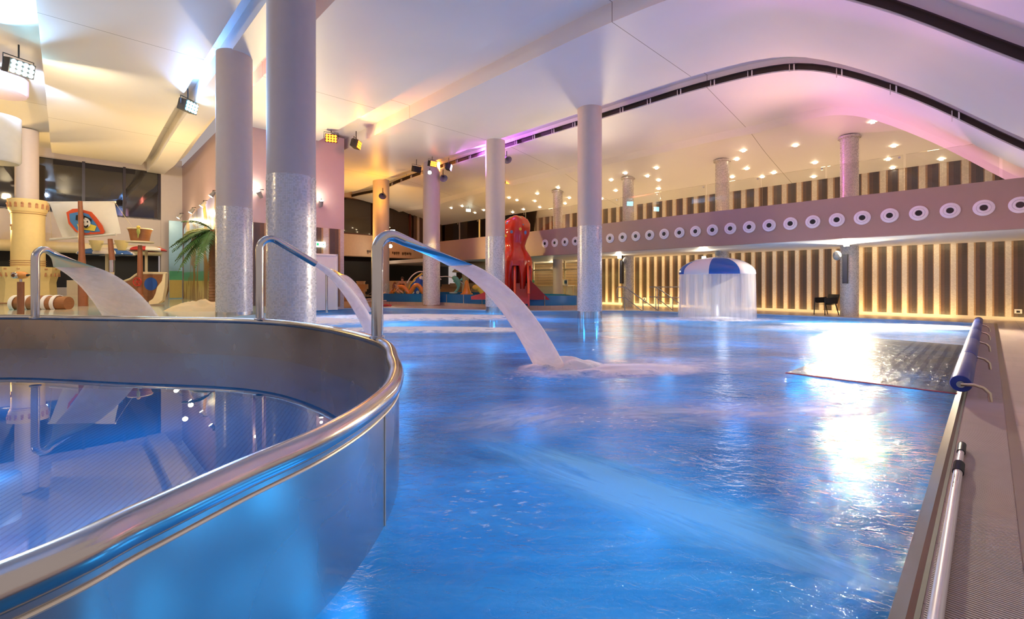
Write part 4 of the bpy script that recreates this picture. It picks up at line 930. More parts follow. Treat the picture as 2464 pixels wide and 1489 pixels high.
o = obj('water_arc', MB().tube(crom([PB(*q) for q in [(1058, 666), (1075, 665), (1090, 669), (1104, 675), (1116, 684)]], 5), .03, 8), M_JET, loc=PB(1070, 666)); tag(o, 'thin arc of water from the green dolphin', 'water', kind='stuff')
b = PB(1095, 705); t = thing('dolphin_figure', 'small green dolphin figure leaping above the basin', 'play figure', b)
MD = mat('dolphin_green', (.16, .50, .34), .2, coat=.4)
obj('body', MB().tube(crom([PB(*q) for q in [(1089, 672), (1093, 670), (1099, 675), (1103, 684), (1102, 694), (1097, 701), (1093, 705)]], 4), [.05, .09, .13, .16, .18, .18, .19, .19, .18, .17, .16, .15, .14, .12, .10, .09, .08, .08, .08, .08, .08, .08, .07, .07, .06], 14), MD, t, True)
obj('fin', MB().extr([(0, 0), (.28, .05), (.22, .22)], 'y', -.03, .03).xf(Matrix.Translation(PB(1103, 676))), MD, t, True)
obj('tail', MB().ball(PB(1091, 704.5), (.26, .12, .05)), mat('dolphin_tail', (.60, .66, .52), .3), t, True)
b = PB(1123, 708); t = thing('seal_figure', 'orange seal figure between dolphin and yellow turtle', 'play figure', b); MO = mat('seal_orange', (.85, .30, .03), .2, coat=.4)
obj('body', MB().lathe([(0, 0), (.34, .0), (.24, .18), (.17, .4), (.13, .6), (.11, .74), (.05, .84), (0, .86)], b, 18), MO, t, True)
obj('base', MB().lathe([(.38, 0), (.36, .07), (0, .09)], b, 18), MO, t, True)
b = PB(1152, 708); t = thing('turtle_figure', 'yellow-headed turtle figure left of the middle column', 'play figure', b); MY = mat('turtle_yellow', (.85, .62, .05), .2, coat=.4)
obj('head', MB().ball(b+Vector((-.15, 0, .42)), (.24, .17, .17)), MY, t, True); obj('neck', MB().tube([b+Vector((-.05, 0, .38)), b+Vector((.15, 0, .15)), b+Vector((.3, 0, 0))], [.11, .13, .15], 12), MY, t, True)
b = PB(1276, 690, 29.5); t = thing('fish_figure', 'pale green fish figure right of the red octopus', 'play figure', b)
obj('body', MB().ball(b, (.2, .16, .42)), mat('fish_green', (.35, .62, .45), .3), t, True); obj('fin', MB().ball(b+Vector((.12, 0, .35)), (.16, .05, .12)), MD, t, True)
# cream dome with column and low walls behind the basin
M_CR = mat('cream_paint', (.78, .66, .44), .35)
b = PD(1150, 706, 31); t = thing('cream_canopy', 'cream rounded canopy on a thick stem behind the middle column', 'canopy', b)
obj('canopy', MB().lathe([(0, 2.15), (.7, 2.08), (1.3, 1.85), (1.7, 1.5), (1.72, 1.42), (1.5, 1.4), (0, 1.5)], b, 36), M_CR, t, True); obj('stem', MB().lathe([(.24, -.6), (.22, 1.5)], b+Vector((-.85, 0, 0)), 18), M_CR, t, True)
def low_wall(x0, x1, y, d, h, label):
    a = PD(x0, y, d); c = PD(x1, y, d); t = tag(obj('low_wall', MB().bbox((a.x, a.y, 0), (c.x, a.y+.35, h)).bbox((a.x-.03, a.y-.04, h), (c.x+.03, a.y+.39, h+.06)), mat('low_wall_plaster', (.62, .48, .28), .5, var=.15), loc=(a.x, a.y, 0)), label, 'low wall')
low_wall(925, 1018, 700, 33.5, 1.32, 'low sandy wall behind the bather and the snake figure'); low_wall(1083, 1172, 700, 33.5, 1.15, 'low sandy wall behind the dolphin figure'); low_wall(858, 875, 700, 33.5, 1.3, 'short sandy wall left of the yellow-orange column')
mb = MB()
for i in range(6): a = PD(1060, 706, 33-.0); mb.box((a.x+1.1, 32+.35*i, .12+.17*i), (2.2, .36, .34+.0*i))
tag(obj('stone_stairs', mb, mat('stair_wood', (.45, .28, .14), .5), loc=(PD(1060, 706, 33).x+1.1, 32, 0), smooth=0), 'brown steps between the two low sandy walls', 'stairs')
mb = MB()
for i in range(6): a = PD(835, 706, 33); mb.box((a.x+.7, 31+.35*i, .12+.17*i), (1.7, .36, .34))
tag(obj('stone_stairs', mb, mat('stair_wood', (.45, .28, .14), .5), loc=(PD(835, 706, 33).x+.7, 31, 0), smooth=0), 'brown steps left of the yellow-orange column', 'stairs')
# ------------------------------------------------------------------ upper drum of the gallery & bar area
pc = PD(1150, 600, 31.5)
mb = MB(); mb.lathe([(2.3, 3.75), (2.3, 5.3), (2.2, 5.3)], (pc.x+1.6, pc.y, 0), 48); struct('wall_drum', mb, mat('drum_cream', (.72, .62, .44), .5, var=.03), 'round cream drum above the gallery parapet')
M_BARW, nt, p, o_ = newmat('slatted_wood'); co, _ = objco(nt); sp = N(nt, 'ShaderNodeSeparateXYZ'); nt.links.new(co, sp.inputs[0])
fr_ = math_(nt, 'FRACT', math_(nt, 'MULTIPLY', sp.outputs[2], 5)); n1, _ = noise_(nt, co, 2, 3, mapscale=(.3, .3, 6))
nt.links.new(mix_(nt, math_(nt, 'LESS_THAN', fr_, .15), mix_(nt, n1, (.20, .12, .05), (.42, .28, .13)), (.08, .05, .03)), p.inputs['Base Color']); p.inputs['Roughness'].default_value = .5
ustruct('wall_right', ub(MB(), 25.0, 25.2, 15.9, 33, 0, 2.63), M_BARW, 'slatted wooden wall behind the bar')
ustruct('wall_right', ub(MB(), 22.5, 25.0, 15.8, 15.9, 0, 2.63), M_WALL, 'side wall of the bar')
t = thing('glass_partition', 'cream-framed glass partition and door behind the splash basin', 'partition', W(22.6, 16, 0), AU)
for v in (.1, 1.3, 2.6, 5.3, 8.0): obj('mullion', MB().bbox((-.04, v-.05, 0), (.04, v+.05, 2.62)), M_CR, t)
obj('transom', MB().bbox((-.04, 0, 2.02), (.04, 8.1, 2.12)), M_CR, t); obj('glazing', MB().bbox((-.01, 0.02, .02), (.01, 8.0, 2.6)), M_PANE, t)
t = thing('bar_counter', 'white bar counter under the gallery, behind the splash basin', 'counter', W(23.6, 19.6, 0), AU)
obj('body', MB().bbox((-.3, -2.6, 0), (.3, 2.6, 1.0)), M_WHITE, t); obj('worktop', MB().bbox((-.36, -2.65, 1.0), (.34, 2.65, 1.05)), M_CR, t)
t = thing('bar_table', 'white high table at the glass door under the gallery', 'table', W(21.9, 18.1, 0), AU)
obj('tabletop', MB().bbox((-.35, -.6, 1.05), (.35, .6, 1.1)), M_WHITE, t)
for sx in (-.3, .3):
    for sy in (-.5, .5): obj('leg', MB().cyl((sx, sy, 0), (sx, sy, 1.05), .025, n=8), M_CR, t)
t = thing('poster_stand', 'small white poster stand with blue print on the high table', 'sign', W(21.9, 18.0, 1.1), AU)
obj('board', MB().box((0, 0, .17), (.03, .42, .34)), M_WHITE, t); obj('print', MB().box((-.018, -.06, .19), (.006, .2, .2)), mat('print_blue', (.05, .14, .3), .4), t)
# ------------------------------------------------------------------ people
def skin_tone(n, c): return mat(n, c, .45, var=.05)
def body(name, chains, m, parent, root=0):
    vs = []; es = []; rs = []
    idx = {}
    for ch in chains:
        prev = None
        for (key, p, r) in ch:
            if key is not None and key in idx: i = idx[key]
            else:
                i = len(vs); vs.append(p); rs.append(r)
                if key is not None: idx[key] = i
            if prev is not None: es.append((prev, i))
            prev = i
    me = bpy.data.meshes.new(name); me.from_pydata(vs, es, []); o = bpy.data.objects.new(name, me); C.objects.link(o); o.parent = parent
    PARW[o.name] = wm(parent)
    sk = o.modifiers.new('skin', 'SKIN'); sk.use_smooth_shade = True
    if not me.skin_vertices: bpy.context.view_layer.objects.active = o
    for i, sv in enumerate(me.skin_vertices[0].data): sv.radius = (rs[i], rs[i]) if not isinstance(rs[i], tuple) else rs[i]; sv.use_root = i == root
    sb = o.modifiers.new('sub', 'SUBSURF'); sb.levels = 2; sb.render_levels = 2
    me.materials.append(m); return o
b = PB(968, 700, 27.9); b.z = .62
t = thing('person', 'seated woman in a dark bikini with wet dark hair, behind the orange snake figure', 'person', b, 0)
SK = skin_tone('skin', (.62, .34, .20)); K = None
body('body', [
    [('hip', (0, 0, .12), (.15, .11)), ('waist', (0, 0, .32), (.115, .085)), ('chest', (0, -.01, .52), (.15, .10)), ('neckb', (0, -.01, .66), (.07, .06)), ('neck', (0, -.02, .72), (.05, .05)), ('head', (.01, -.05, .83), (.085, .095)), (K, (.01, -.06, .93), (.06, .07))],
    [('neckb', 0, 0), ('shl', (-.19, -.01, .62), .055), (K, (-.27, -.08, .40), .042), (K, (-.26, -.22, .20), .033), (K, (-.22, -.30, .10), .03)],
    [('neckb', 0, 0), ('shr', (.19, -.01, .62), .055), (K, (.24, -.12, .40), .042), (K, (.17, -.30, .26), .033), (K, (.12, -.38, .20), .03)],
    [('hip', 0, 0), (K, (-.13, -.10, .10), .10), (K, (-.30, -.42, .14), .075), (K, (-.24, -.20, -.02), .05), (K, (-.2, .1, -.06), .04)],
    [('hip', 0, 0), (K, (.13, -.10, .10), .10), (K, (.30, -.42, .14), .075), (K, (.28, -.2, -.02), .05), (K, (.24, .1, -.06), .04)]], SK, t)
for q, (hx, hy, hz) in enumerate([(-.22, -.31, .09), (.115, -.385, .19)]):
    mb = MB(); mb.ball((hx, hy, hz), (.035, .045, .018))
    for j in range(5): a = -.6+.3*j; mb.tube([(hx+.022*(j-2)*.6, hy-.02, hz), (hx+.012*(j-2), hy-.075+.012*abs(j-2), hz-.01), (hx+.013*(j-2), hy-.10+.018*abs(j-2), hz-.025)], .008, 6)
    obj('hand', mb, SK, t)
obj('hair', MB().ball((.01, -.02, .89), (.095, .105, .105)).ball((.01, .05, .82), (.07, .06, .11)), mat('wet_hair', (.035, .018, .012), .3), t)
obj('face', MB().ball((-.022, -.148, .865), (.008, .006, .006)).ball((.042, -.148, .865), (.008, .006, .006)).ball((.01, -.160, .835), (.010, .014, .016)).ball((.01, -.148, .80), (.022, .006, .007)), mat('face_features', (.20, .07, .05), .5), t)
obj('bikini_top', MB().ball((-.065, -.105, .52), (.075, .05, .055)).ball((.065, -.105, .52), (.075, .05, .055)).tube([(-.16, -.02, .51), (-.1, -.11, .51), (.1, -.11, .51), (.16, -.02, .51)], .012, 6), mat('bikini', (.10, .015, .02), .5), t)
obj('bikini_bottom', MB().lathe([(.155, .05), (.165, .12), (.15, .19)], n=20), mat('bikini', (.1, .015, .02), .5), t)
b = PB(953, 704, 27.0); b.z = .62
t = thing('person', 'child with long reddish-blond hair bending over the orange snake figure', 'person', b, 0)
body('body', [
    [('hip', (.18, .05, .12), (.10, .09)), ('chest', (.06, -.04, .34), (.10, .08)), ('neck', (.0, -.08, .46), (.045, .045)), ('head', (-.04, -.12, .56), (.08, .085)), (K, (-.05, -.13, .64), .055)],
    [('chest', 0, 0), (K, (-.08, -.08, .38), .04), (K, (-.20, -.22, .24), .028), (K, (-.26, -.28, .14), .022)],
    [('chest', 0, 0), (K, (.16, -.12, .36), .04), (K, (.12, -.28, .24), .028), (K, (.02, -.32, .14), .022)],
    [('hip', 0, 0), (K, (.10, -.22, .10), .07), (K, (.26, -.40, .06), .05), (K, (.3, -.16, -.02), .035)],
    [('hip', 0, 0), (K, (.34, -.14, .10), .07), (K, (.46, -.34, .06), .05), (K, (.46, -.08, -.02), .035)]], SK, t)
obj('hair', MB().ball((-.04, -.10, .60), (.092, .10, .10)).tube([(-.05, -.06, .62), (-.10, -.10, .48), (-.13, -.16, .30), (-.14, -.20, .16)], [.08, .085, .06, .025], 10), mat('blond_hair', (.26, .09, .025), .5), t)
obj('face', MB().ball((-.075, -.205, .575), (.007, .006, .006)).ball((-.02, -.21, .575), (.007, .006, .006)).ball((-.05, -.215, .55), (.009, .012, .012)), mat('face_features', (.2, .07, .05)), t)
for (hx, hy, hz) in [(-.27, -.30, .12), (.01, -.34, .12)]:
    mb = MB(); mb.ball((hx, hy, hz), (.026, .032, .014))
    for j in range(5): mb.tube([(hx+.012*(j-2), hy-.02, hz), (hx+.011*(j-2), hy-.06+.01*abs(j-2), hz-.02)], .006, 6)
    obj('hand', mb, SK, t)
# ------------------------------------------------------------------ loungers, signs
for i, (px, py, lb) in enumerate([(872, 716, 'pale towel-covered sun lounger behind the middle jet, upper one'), (882, 732, 'pale sun lounger behind the middle jet, lower one')]):
    p = PZ(px, py+6, 0); t = thing('sun_lounger', lb, 'sun lounger', p, .3+.4*i, 'sun loungers')
    obj('frame', MB().tube([(-.9, -.3, .3), (.95, -.3, .3), (.95, .3, .3), (-.9, .3, .3), (-.9, -.3, .3)], .025, 8), M_WALLSTEEL, t)
    obj('mattress', MB().grid(lambda a, b: Vector((-.9+1.25*a, -.28+.56*b, .36+.02*math.sin(a*9))), 8, 3).grid(lambda a, b: Vector((.35+.6*a, -.28+.56*b, .36+.4*a)), 6, 3), mat('lounger_cloth', (.62, .46, .36), .8), t)
    obj('towel', MB().grid(lambda a, b: Vector((-.75+1.0*a, -.32+.64*b, .40+.05*mnoise.noise(Vector((a*4, b*3, i))))), 14, 10), mat('towel', (.75, .62, .52), .9), t)
    for sx in (-.7, .7):
        for sy in (-.28, .28): obj('leg', MB().cyl((sx, sy, 0), (sx, sy, .3), .022, n=8), M_WALLSTEEL, t)
b = PZ(928, 731, 0); t = thing('step_crate', 'small yellow stepped crate at the left end of the blue basin', 'step stool', b)
obj('lower_step', MB().bbox((-.1, -.3, 0), (.22, .0, .16)), mat('crate_yellow', (.75, .45, .08), .5), t); obj('upper_step', MB().bbox((-.2, -.02, 0), (.12, .3, .34)), mat('crate_yellow', (.75, .45, .08)), t)
b = PZ(929, 737, 0); tag(obj('toy_pile', MB().ball((b.x, b.y, .06), (.16, .1, .07)).ball((b.x+.2, b.y, .05), (.1, .08, .06)).ball((b.x-.18, b.y+.05, .04), (.08, .08, .05)), mat('toy_red', (.5, .04, .05), .4), loc=(b.x, b.y, 0)), 'small red swim toys on the floor beside the yellow crate', 'toys')
# exit sign, white cabinet by the pink wall
p = PV(770, 588, 21.2); t = thing('exit_sign', 'glowing greenish-white emergency exit sign on the striped wall block', 'exit sign', p, AU)
obj('housing', MB().box((0, 0, 0), (.46, .08, .24)), emit('exit_white', (.80, 1, .88), 5), t)
mb = MB().box((-.12, -.043, .0), (.10, .006, .12)).box((.05, -.043, 0), (.12, .006, .03)).extr([(.12, .05), (.18, 0), (.12, -.05)], 'y', -.046, -.040); obj('pictogram', mb, emit('exit_green', (.02, .45, .16), 1.2), t)
a = PV(779, 740, 21.0); c = PV(812, 612, 21.0)
t = thing('white_cabinet', 'tall white framed cabinet at the foot of the striped wall block', 'cabinet', (a.x, a.y, 0), AU); wd_ = (Vector((c.x, c.y, 0))-Vector((a.x, a.y, 0))).length
obj('body', MB().bbox((-.6, .0, 0), (wd_, .25, c.z)), M_WHITE, t); obj('frame', MB().bbox((wd_-.08, -.04, 0), (wd_, 0, c.z)).bbox((-.6, -.04, c.z-.08), (wd_, 0, c.z)), mat('cabinet_white', (.85, .82, .80), .3), t)
p = PV(1127, 512-6, 26); t = thing('exit_sign', 'small glowing emergency exit sign hanging in front of the dark gallery window', 'exit sign', p, .4)
obj('housing', MB().box((0, 0, 0), (.34, .06, .18)), emit('exit_white', (.8, 1, .88), 5), t); obj('hanger', MB().cyl((0, 0, .09), (0, 0, .5), .01, n=6), M_BLACK, t)
p = PD(945, 556, 31); t = thing('exit_sign', 'small glowing bluish exit sign above the nearest spout', 'exit sign', p, .3)
obj('housing', MB().box((0, 0, 0), (.30, .06, .18)), emit('exit_blue', (.7, .85, 1), 5), t); obj('hanger', MB().cyl((0, 0, .09), (0, 0, 1.2), .01, n=6), M_BLACK, t)
# dark lettering strips on the orange wall
random.seed(11); mb = MB()
for (u_a, u_b) in ((11.3, 13.9), (16.5, 17.7), (18.1, 20.3), (22.4, 24.4)):
    u = u_a
    while u < u_b:
        w = random.choice((.08, .12, .16)); mb.box((u+w/2, 32.97, 3.62+random.choice((0, .02))), (w, .02, .17))
        if random.random() < .5: mb.box((u+w/2, 32.97, 3.50), (w*.6, .02, .05))
        u += w+.05+(.2 if random.random() < .12 else 0)
o = obj('wall_lettering', mb, mat('lettering_brown', (.10, .05, .03), .6), smooth=0); o.rotation_euler = (0, 0, AU); tag(o, 'row of small dark lettering on the orange wall above the black opening', 'lettering')
# ------------------------------------------------------------------ play area
ZK = .35
M_CAS = mat('castle_yellow', (.80, .62, .28), .45, var=.06); M_CASD = mat('castle_dark', (.50, .24, .12), .6); M_CASL = mat('castle_line', (.45, .22, .12), .6)  # darker brown for the slots and the tower window
c0 = Vector((pcx := PD(68, 600, 20).x, 20, ZK))
t = thing('toy_castle', 'yellow toy castle with round crenellated tower at far left', 'play castle', c0)
def CZ_(y): return CZ+(680-y)*20/1110-ZK
obj('tower', MB().lathe([(.54, CZ_(645)), (.52, CZ_(540)), (.53, CZ_(516)), (.56, CZ_(512)), (.60, CZ_(508)), (.64, CZ_(482)), (.60, CZ_(482)), (.5, CZ_(500))], n=48), M_CAS, t)
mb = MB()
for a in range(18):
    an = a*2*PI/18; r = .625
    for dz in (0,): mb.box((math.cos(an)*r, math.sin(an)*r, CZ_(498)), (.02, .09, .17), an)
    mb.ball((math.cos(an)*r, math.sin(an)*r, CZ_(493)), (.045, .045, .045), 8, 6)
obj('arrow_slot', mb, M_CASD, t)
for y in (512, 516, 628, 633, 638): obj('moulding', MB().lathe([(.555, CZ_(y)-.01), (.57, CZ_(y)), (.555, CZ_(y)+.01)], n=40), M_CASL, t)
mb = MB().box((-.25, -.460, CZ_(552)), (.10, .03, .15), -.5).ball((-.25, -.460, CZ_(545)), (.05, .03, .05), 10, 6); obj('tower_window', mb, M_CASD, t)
obj('keep', MB().lathe([(.98, 0), (.93, .35), (.90, CZ_(680)), (.93, CZ_(672)), (1.02, CZ_(655)), (1.04, CZ_(643)), (.95, CZ_(643)), (.5, CZ_(646))], n=12), M_CAS, t, smooth=25)
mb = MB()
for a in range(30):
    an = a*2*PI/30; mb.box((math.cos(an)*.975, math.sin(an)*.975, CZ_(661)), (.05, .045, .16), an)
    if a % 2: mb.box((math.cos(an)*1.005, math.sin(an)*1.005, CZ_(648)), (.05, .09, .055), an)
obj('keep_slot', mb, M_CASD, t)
obj('moulding', MB().lathe([(.915, CZ_(672)-.01), (.93, CZ_(672)), (.915, CZ_(672)+.012)], n=12), M_CASL, t); obj('moulding', MB().lathe([(.99, .02), (1.0, .05), (.985, .08)], n=12), M_CASL, t)
# barrel
M_WOOD, nt, p, o_ = newmat('play_wood'); co, _ = objco(nt); n1, _ = noise_(nt, co, 4, 5, 1, .6, (1, 1, 6))
nt.links.new(mix_(nt, n1, (.20, .07, .02), (.42, .18, .07)), p.inputs['Base Color']); p.inputs['Roughness'].default_value = .4
M_MAST = mat('mast_brown', (.34, .12, .05), .35, var=.2)
b = PZ(100, 744, ZK); t = thing('lying_barrel', 'brown wooden play barrel with white hoops lying in shallow water', 'barrel', b, .1)
R = Matrix.Rotation(PI/2, 4, 'Y'); mb = MB(); mb.lathe([(0, -.85), (.22, -.85), (.25, -.4), (.27, 0), (.25, .4), (.22, .85), (0, .85)], n=24); obj('staves', mb.xf(Matrix.Translation((0, 0, .2)) @ R), M_WOOD, t)
for z in (-.75, -.35, .22, .5): obj('hoop', MB().lathe([(.262, -.06), (.285, -.05), (.285, .05), (.262, .06)], n=24).xf(Matrix.Translation((z, 0, .2)) @ R), M_WHITE, t)
# water cannon
b = PZ(50, 756, ZK); t = thing('water_cannon', 'orange water cannon on a brown post left of the first spout', 'water cannon', b)
def zc_(y, d): return CZ+(680-y)*d/1110-ZK
dd = b.y
obj('post', MB().cyl((0, 0, 0), (0, 0, zc_(678, dd)), .075, n=16), M_MAST, t); obj('swivel', MB().cyl((0, 0, zc_(678, dd)), (0, 0, zc_(671, dd)), .03, n=10), M_STEEL, t)
obj('nozzle_body', MB().ball((0, 0, zc_(662, dd)), (.20, .14, .11)), mat('cannon_orange', (.80, .30, .05), .25, coat=.4), t)
for s_ in (-1, 1): obj('handle', MB().cyl((s_*.18, 0, zc_(662, dd)), (s_*.25, 0, zc_(661, dd)), .04, .02, n=10), M_BLACK, t)
obj('muzzle', MB().lathe([(0, 0), (.07, 0), (.09, .08), (.05, .1)], n=14).xf(Matrix.Translation((0, -.1, zc_(663, dd))) @ Matrix.Rotation(PI/2, 4, 'X')), M_STEEL, t)
# pirate ship: masts and sail
ds = 18.5
def PS(px, py, d=ds): return PD(px, py, d)
b = PS(200, 727); b.z = ZK
t = thing('pirate_mast', 'brown mast with square white pirate sail left of the crow nest', 'ship mast', b)
q0 = PS(200, 727, 17.75); obj('mast', MB().tube([(q0.x, q0.y, ZK), PS(197, 632, 17.75), PS(197, 610, 17.75), PS(193, 484, 17.75)], [.15, .12, .095, .07], 14), M_MAST, t, True)
ycr = PS(116, 487, 18.3), PS(278, 486, 18.3)
obj('upper_yard', MB().tube([ycr[0], ycr[1]], .035, 10), mat('yard_white', (.8, .75, .65), .5), t, True)
obj('lower_yard', MB().tube([PS(121, 576, 18.1), PS(279, 563, 18.1)], .05, 10), mat('yard_white', (.8, .75, .65)), t, True)
TL, TR, BL, BR = PS(118, 487, 18.25), PS(276, 486, 18.25), PS(152, 573, 18.1), PS(290, 562, 18.1)
def sail(a, b_):
    p = TL.lerp(TR, a).lerp(BL.lerp(BR, a), b_); bl = math.sin(PI*a)*math.sin(PI*b_)
    p.y -= .22*bl+.03*math.sin(a*21+b_*3)*b_; p.z -= .05*math.sin(a*14)*(1-b_)*.6; return p
mb = MB(); mb.grid(sail, 48, 24)
obj('sail', mb, mat('sail_cloth', (.80, .74, .62), .75, var=.04), t, True, smooth=80)
# emblem laid on the sail surface
cs = PS(217, 540, 18.0)
def patch(fn_poly, off, m, nm='emblem'):
    # polygon in (px,py) laid on the sail
    mb = MB(); pts = []
    for (x, y) in fn_poly:
        # solve a,b on the sail
        b_ = (y-487)/(573-487-(x-118)/172*10); a_ = (x-(118+34*b_))/((276+14*b_)-(118+34*b_)); p = sail(a_, b_); p.y -= off+.05; pts.append(p)
    n = len(pts); c = sum(pts, Vector())/n; c.y -= .02; mb.add(pts+[c], [(i, (i+1) % n, n) for i in range(n)]); obj(nm, mb, m, t, True, smooth=80)
def ell(cx, cy, rx, ry, n=36, tilt=0): return [(cx+rx*math.cos(2*PI*i/n)*math.cos(tilt)-ry*math.sin(2*PI*i/n)*math.sin(tilt), cy+rx*math.cos(2*PI*i/n)*math.sin(tilt)+ry*math.sin(2*PI*i/n)*math.cos(tilt)) for i in range(n)]
M_ER = mat('emblem_red', (.75, .10, .03), .6); M_EB = mat('emblem_blue', (.08, .25, .55), .6); M_EY = mat('emblem_yellow', (.85, .65, .08), .6); M_EW = mat('emblem_white', (.85, .82, .75), .6)
patch([(172, 514), (186, 506), (202, 503), (218, 508), (233, 513), (245, 528), (255, 545), (258, 558), (252, 563), (225, 564), (205, 565), (190, 558), (178, 540)], .012, M_ER, 'emblem_ring')
patch([(182, 518), (205, 511), (228, 518), (242, 540), (247, 558), (215, 561), (195, 556), (184, 536)], .022, M_EB, 'emblem_field')
patch([(199, 541), (212, 545), (232, 541), (243, 546), (236, 557), (215, 554), (200, 553)], .032, M_EY, 'emblem_scarf')
patch(ell(220, 538, 13, 12), .042, M_EW, 'emblem_face')
patch([(199, 532), (200, 521), (212, 518), (224, 523), (236, 530), (236, 534), (220, 529), (206, 533)], .052, M_BLACK, 'emblem_hat')
patch(ell(216, 536.5, 5, 3.6), .056, M_BLACK, 'emblem_eyepatch'); patch(ell(228, 536, 1.6, 2), .056, M_BLACK, 'emblem_eye')
patch([(217, 544), (223, 547), (229, 542), (228, 547), (222, 550), (218, 548)], .056, M_BLACK, 'emblem_mouth')
for a_, b__ in ((TL, PS(125, 575, 18.1)), (TR, PS(321, 551, 18.4))): obj('rope', MB().tube([a_, b__], .008, 6), mat('rope_tan', (.5, .4, .25), .7), t, True)
b = PS(267, 727, 18.3); b.z = ZK
t = thing('short_mast', 'short brown mast with steel tube between sail and crow nest', 'ship mast', b)
obj('mast', MB().tube([PS(270, 626, 18.3), PS(265, 575, 18.3)], [.10, .08], 14), M_MAST, t, True); obj('steel_tube', MB().cyl(PS(269, 625, 18.3), PS(269, 655, 18.3), .095, n=16), M_STEEL, t, True)
obj('lower_tube', MB().cyl(PS(269, 655, 18.3), (b.x, b.y, ZK), .085, n=16), M_CR, t, True)
# crow nest
b = PS(337, 727, 18.8); b.z = ZK; dn = 18.8
t = thing('crow_nest_mast', 'mast with round wooden crow nest and red wheel', 'ship mast', b)
def NZ(y): return CZ+(680-y)*dn/1110-ZK
obj('foot', MB().lathe([(.20, 0), (.19, .05), (.11, .42)], n=8), mat('mast_orange', (.50, .18, .07), .4), t)
obj('mast', MB().tube([(0, 0, .3), (0, 0, NZ(612)), (-.0, 0, NZ(590))], [.11, .085, .07], 14), M_MAST, t)
obj('basket', MB().lathe([(.30, NZ(581)), (.36, NZ(560)), (.40, NZ(553)), (.37, NZ(553)), (.28, NZ(579)), (0, NZ(579))], n=32), M_WOOD, t)
obj('basket_rim', MB().lathe([(.40, NZ(553)), (.43, NZ(552)), (.41, NZ(550)), (.38, NZ(551))], n=32), M_CR, t); obj('basket_floor', MB().lathe([(0, NZ(584)), (.46, NZ(584)), (.46, NZ(581)), (0, NZ(581))], n=32), M_CR, t)
w = Vector((0, -.14, NZ(678))); mb = MB(); mb.loop([w+Vector((.16*math.cos(a*PI/12), 0, .16*math.sin(a*PI/12))) for a in range(24)], .018, 8)
for a in range(6): mb.cyl(w, w+Vector((.19*math.cos(a*PI/3), 0, .19*math.sin(a*PI/3))), .012, n=6)
mb = MB().tube([w+Vector((.16*math.cos(a*PI/12), 0, .16*math.sin(a*PI/12))) for a in range(25)], .018, 8, up=(0, 1, 0))
for a in range(6): mb.cyl(w, w+Vector((.20*math.cos(a*PI/3), 0, .20*math.sin(a*PI/3))), .012, n=6)
obj('red_wheel', mb, mat('wheel_red', (.60, .03, .02), .3), t)
p_ = PS(333, 560, 18.4); t = thing('toy_parrot', 'small yellow-green toy parrot sitting on the crow nest edge', 'toy bird', p_)
obj('body', MB().ball((0, 0, .06), (.06, .06, .13)), mat('parrot_green', (.35, .38, .08), .5), t); obj('head', MB().ball((.01, -.01, .22), (.065, .065, .07)), mat('parrot_yellow', (.75, .55, .08), .5), t); obj('beak', MB().cyl((.05, -.02, .22), (.11, -.03, .19), .025, .004, n=8), mat('parrot_beak', (.7, .25, .05), .5), t); obj('tail', MB().cyl((0, 0, -.02), (-.02, 0, -.2), .035, .015, n=8), mat('parrot_green', (.35, .38, .08)), t)
# hull
t = thing('ship_hull', 'brown toy ship side with blue portholes below the crow nest', 'play ship', PS(350, 727, 20), 0)
t.location.z = ZK; dh = 20
def H(x, y): q = PD(x, y, dh); return (q.x-t.location.x, q.z-ZK)
mb = MB().extr([H(270, 727), H(270, 684), H(290, 678), H(312, 672), H(325, 664), H(332, 657), H(345, 656), H(404, 658), H(404, 700), H(392, 727)], 'y', -.06, .06); obj('hull_side', mb, M_WOOD, t, smooth=0)
top = [H(280, 681), H(300, 677), H(316, 671), H(328, 662), H(336, 657), H(404, 658)]; obj('gunwale', MB().tube([(x, -.02, z) for x, z in top], .06, 10), M_CR, t)
for (x, y, r) in ((366, 683, .28), (310, 699, .18)):
    q = H(x, y); obj('porthole', MB().lathe([(0, .0), (r, .0), (r, .02), (0, .02)], n=28).xf(Matrix.Translation((q[0], -.06, q[1])) @ Matrix.Rotation(PI/2, 4, 'X')), mat('porthole_blue', (.02, .10, .45), .2), t)
q0 = PD(385, 727, 18.2)
def H2(x, y): q = PD(x, y, 18.2); return (q.x-q0.x, q.z-ZK)
t = thing('ship_bow_rail', 'cream scalloped bow board right of the toy ship', 'play ship part', (q0.x, 18.2, ZK))
obj('board', MB().extr([H2(363, 732), H2(362, 725), H2(372, 718), H2(378, 706), H2(382, 690), H2(393, 676), H2(396, 660), H2(402, 658), H2(400, 690), H2(394, 722), H2(384, 730)], 'y', -.08, .08), mat('bow_cream', (.78, .62, .36), .45), t, smooth=0)
# mushrooms umbrellas
def umbrella(px, py, rx, d, label, n, ph):
    p = PD(px, py, d); t = thing('toadstool_shower', label, 'water mushroom', (p.x, p.y, ZK), 0, 'play area umbrellas'); z = p.z-ZK; r = rx*d/1110/1.3
    obj('cap', MB().lathe([(0, z+.30)]+[(r*math.sin(PI/2*i/8), z+.30*math.cos(PI/2*i/8)) for i in range(1, 9)]+[(r*.96, z-.03), (.1, z)], n=48), cap_mat('umbrella_cap_%d' % n, n, ph) if n != 5 else mat('umbrella_red', (.55, .05, .03), .3), t, smooth=35)
    obj('stem', MB().lathe([(.06, 0), (.06, z)], n=12), M_CR, t)
umbrella(257, 612, 71, 21, 'white and blue water umbrella behind the masts', 4, .35)
p = PD(352, 603, 23); t = thing('toadstool_shower', 'white and red water umbrella behind the crow nest', 'water mushroom', (p.x, p.y, ZK), 0, 'play area umbrellas'); z = p.z-ZK
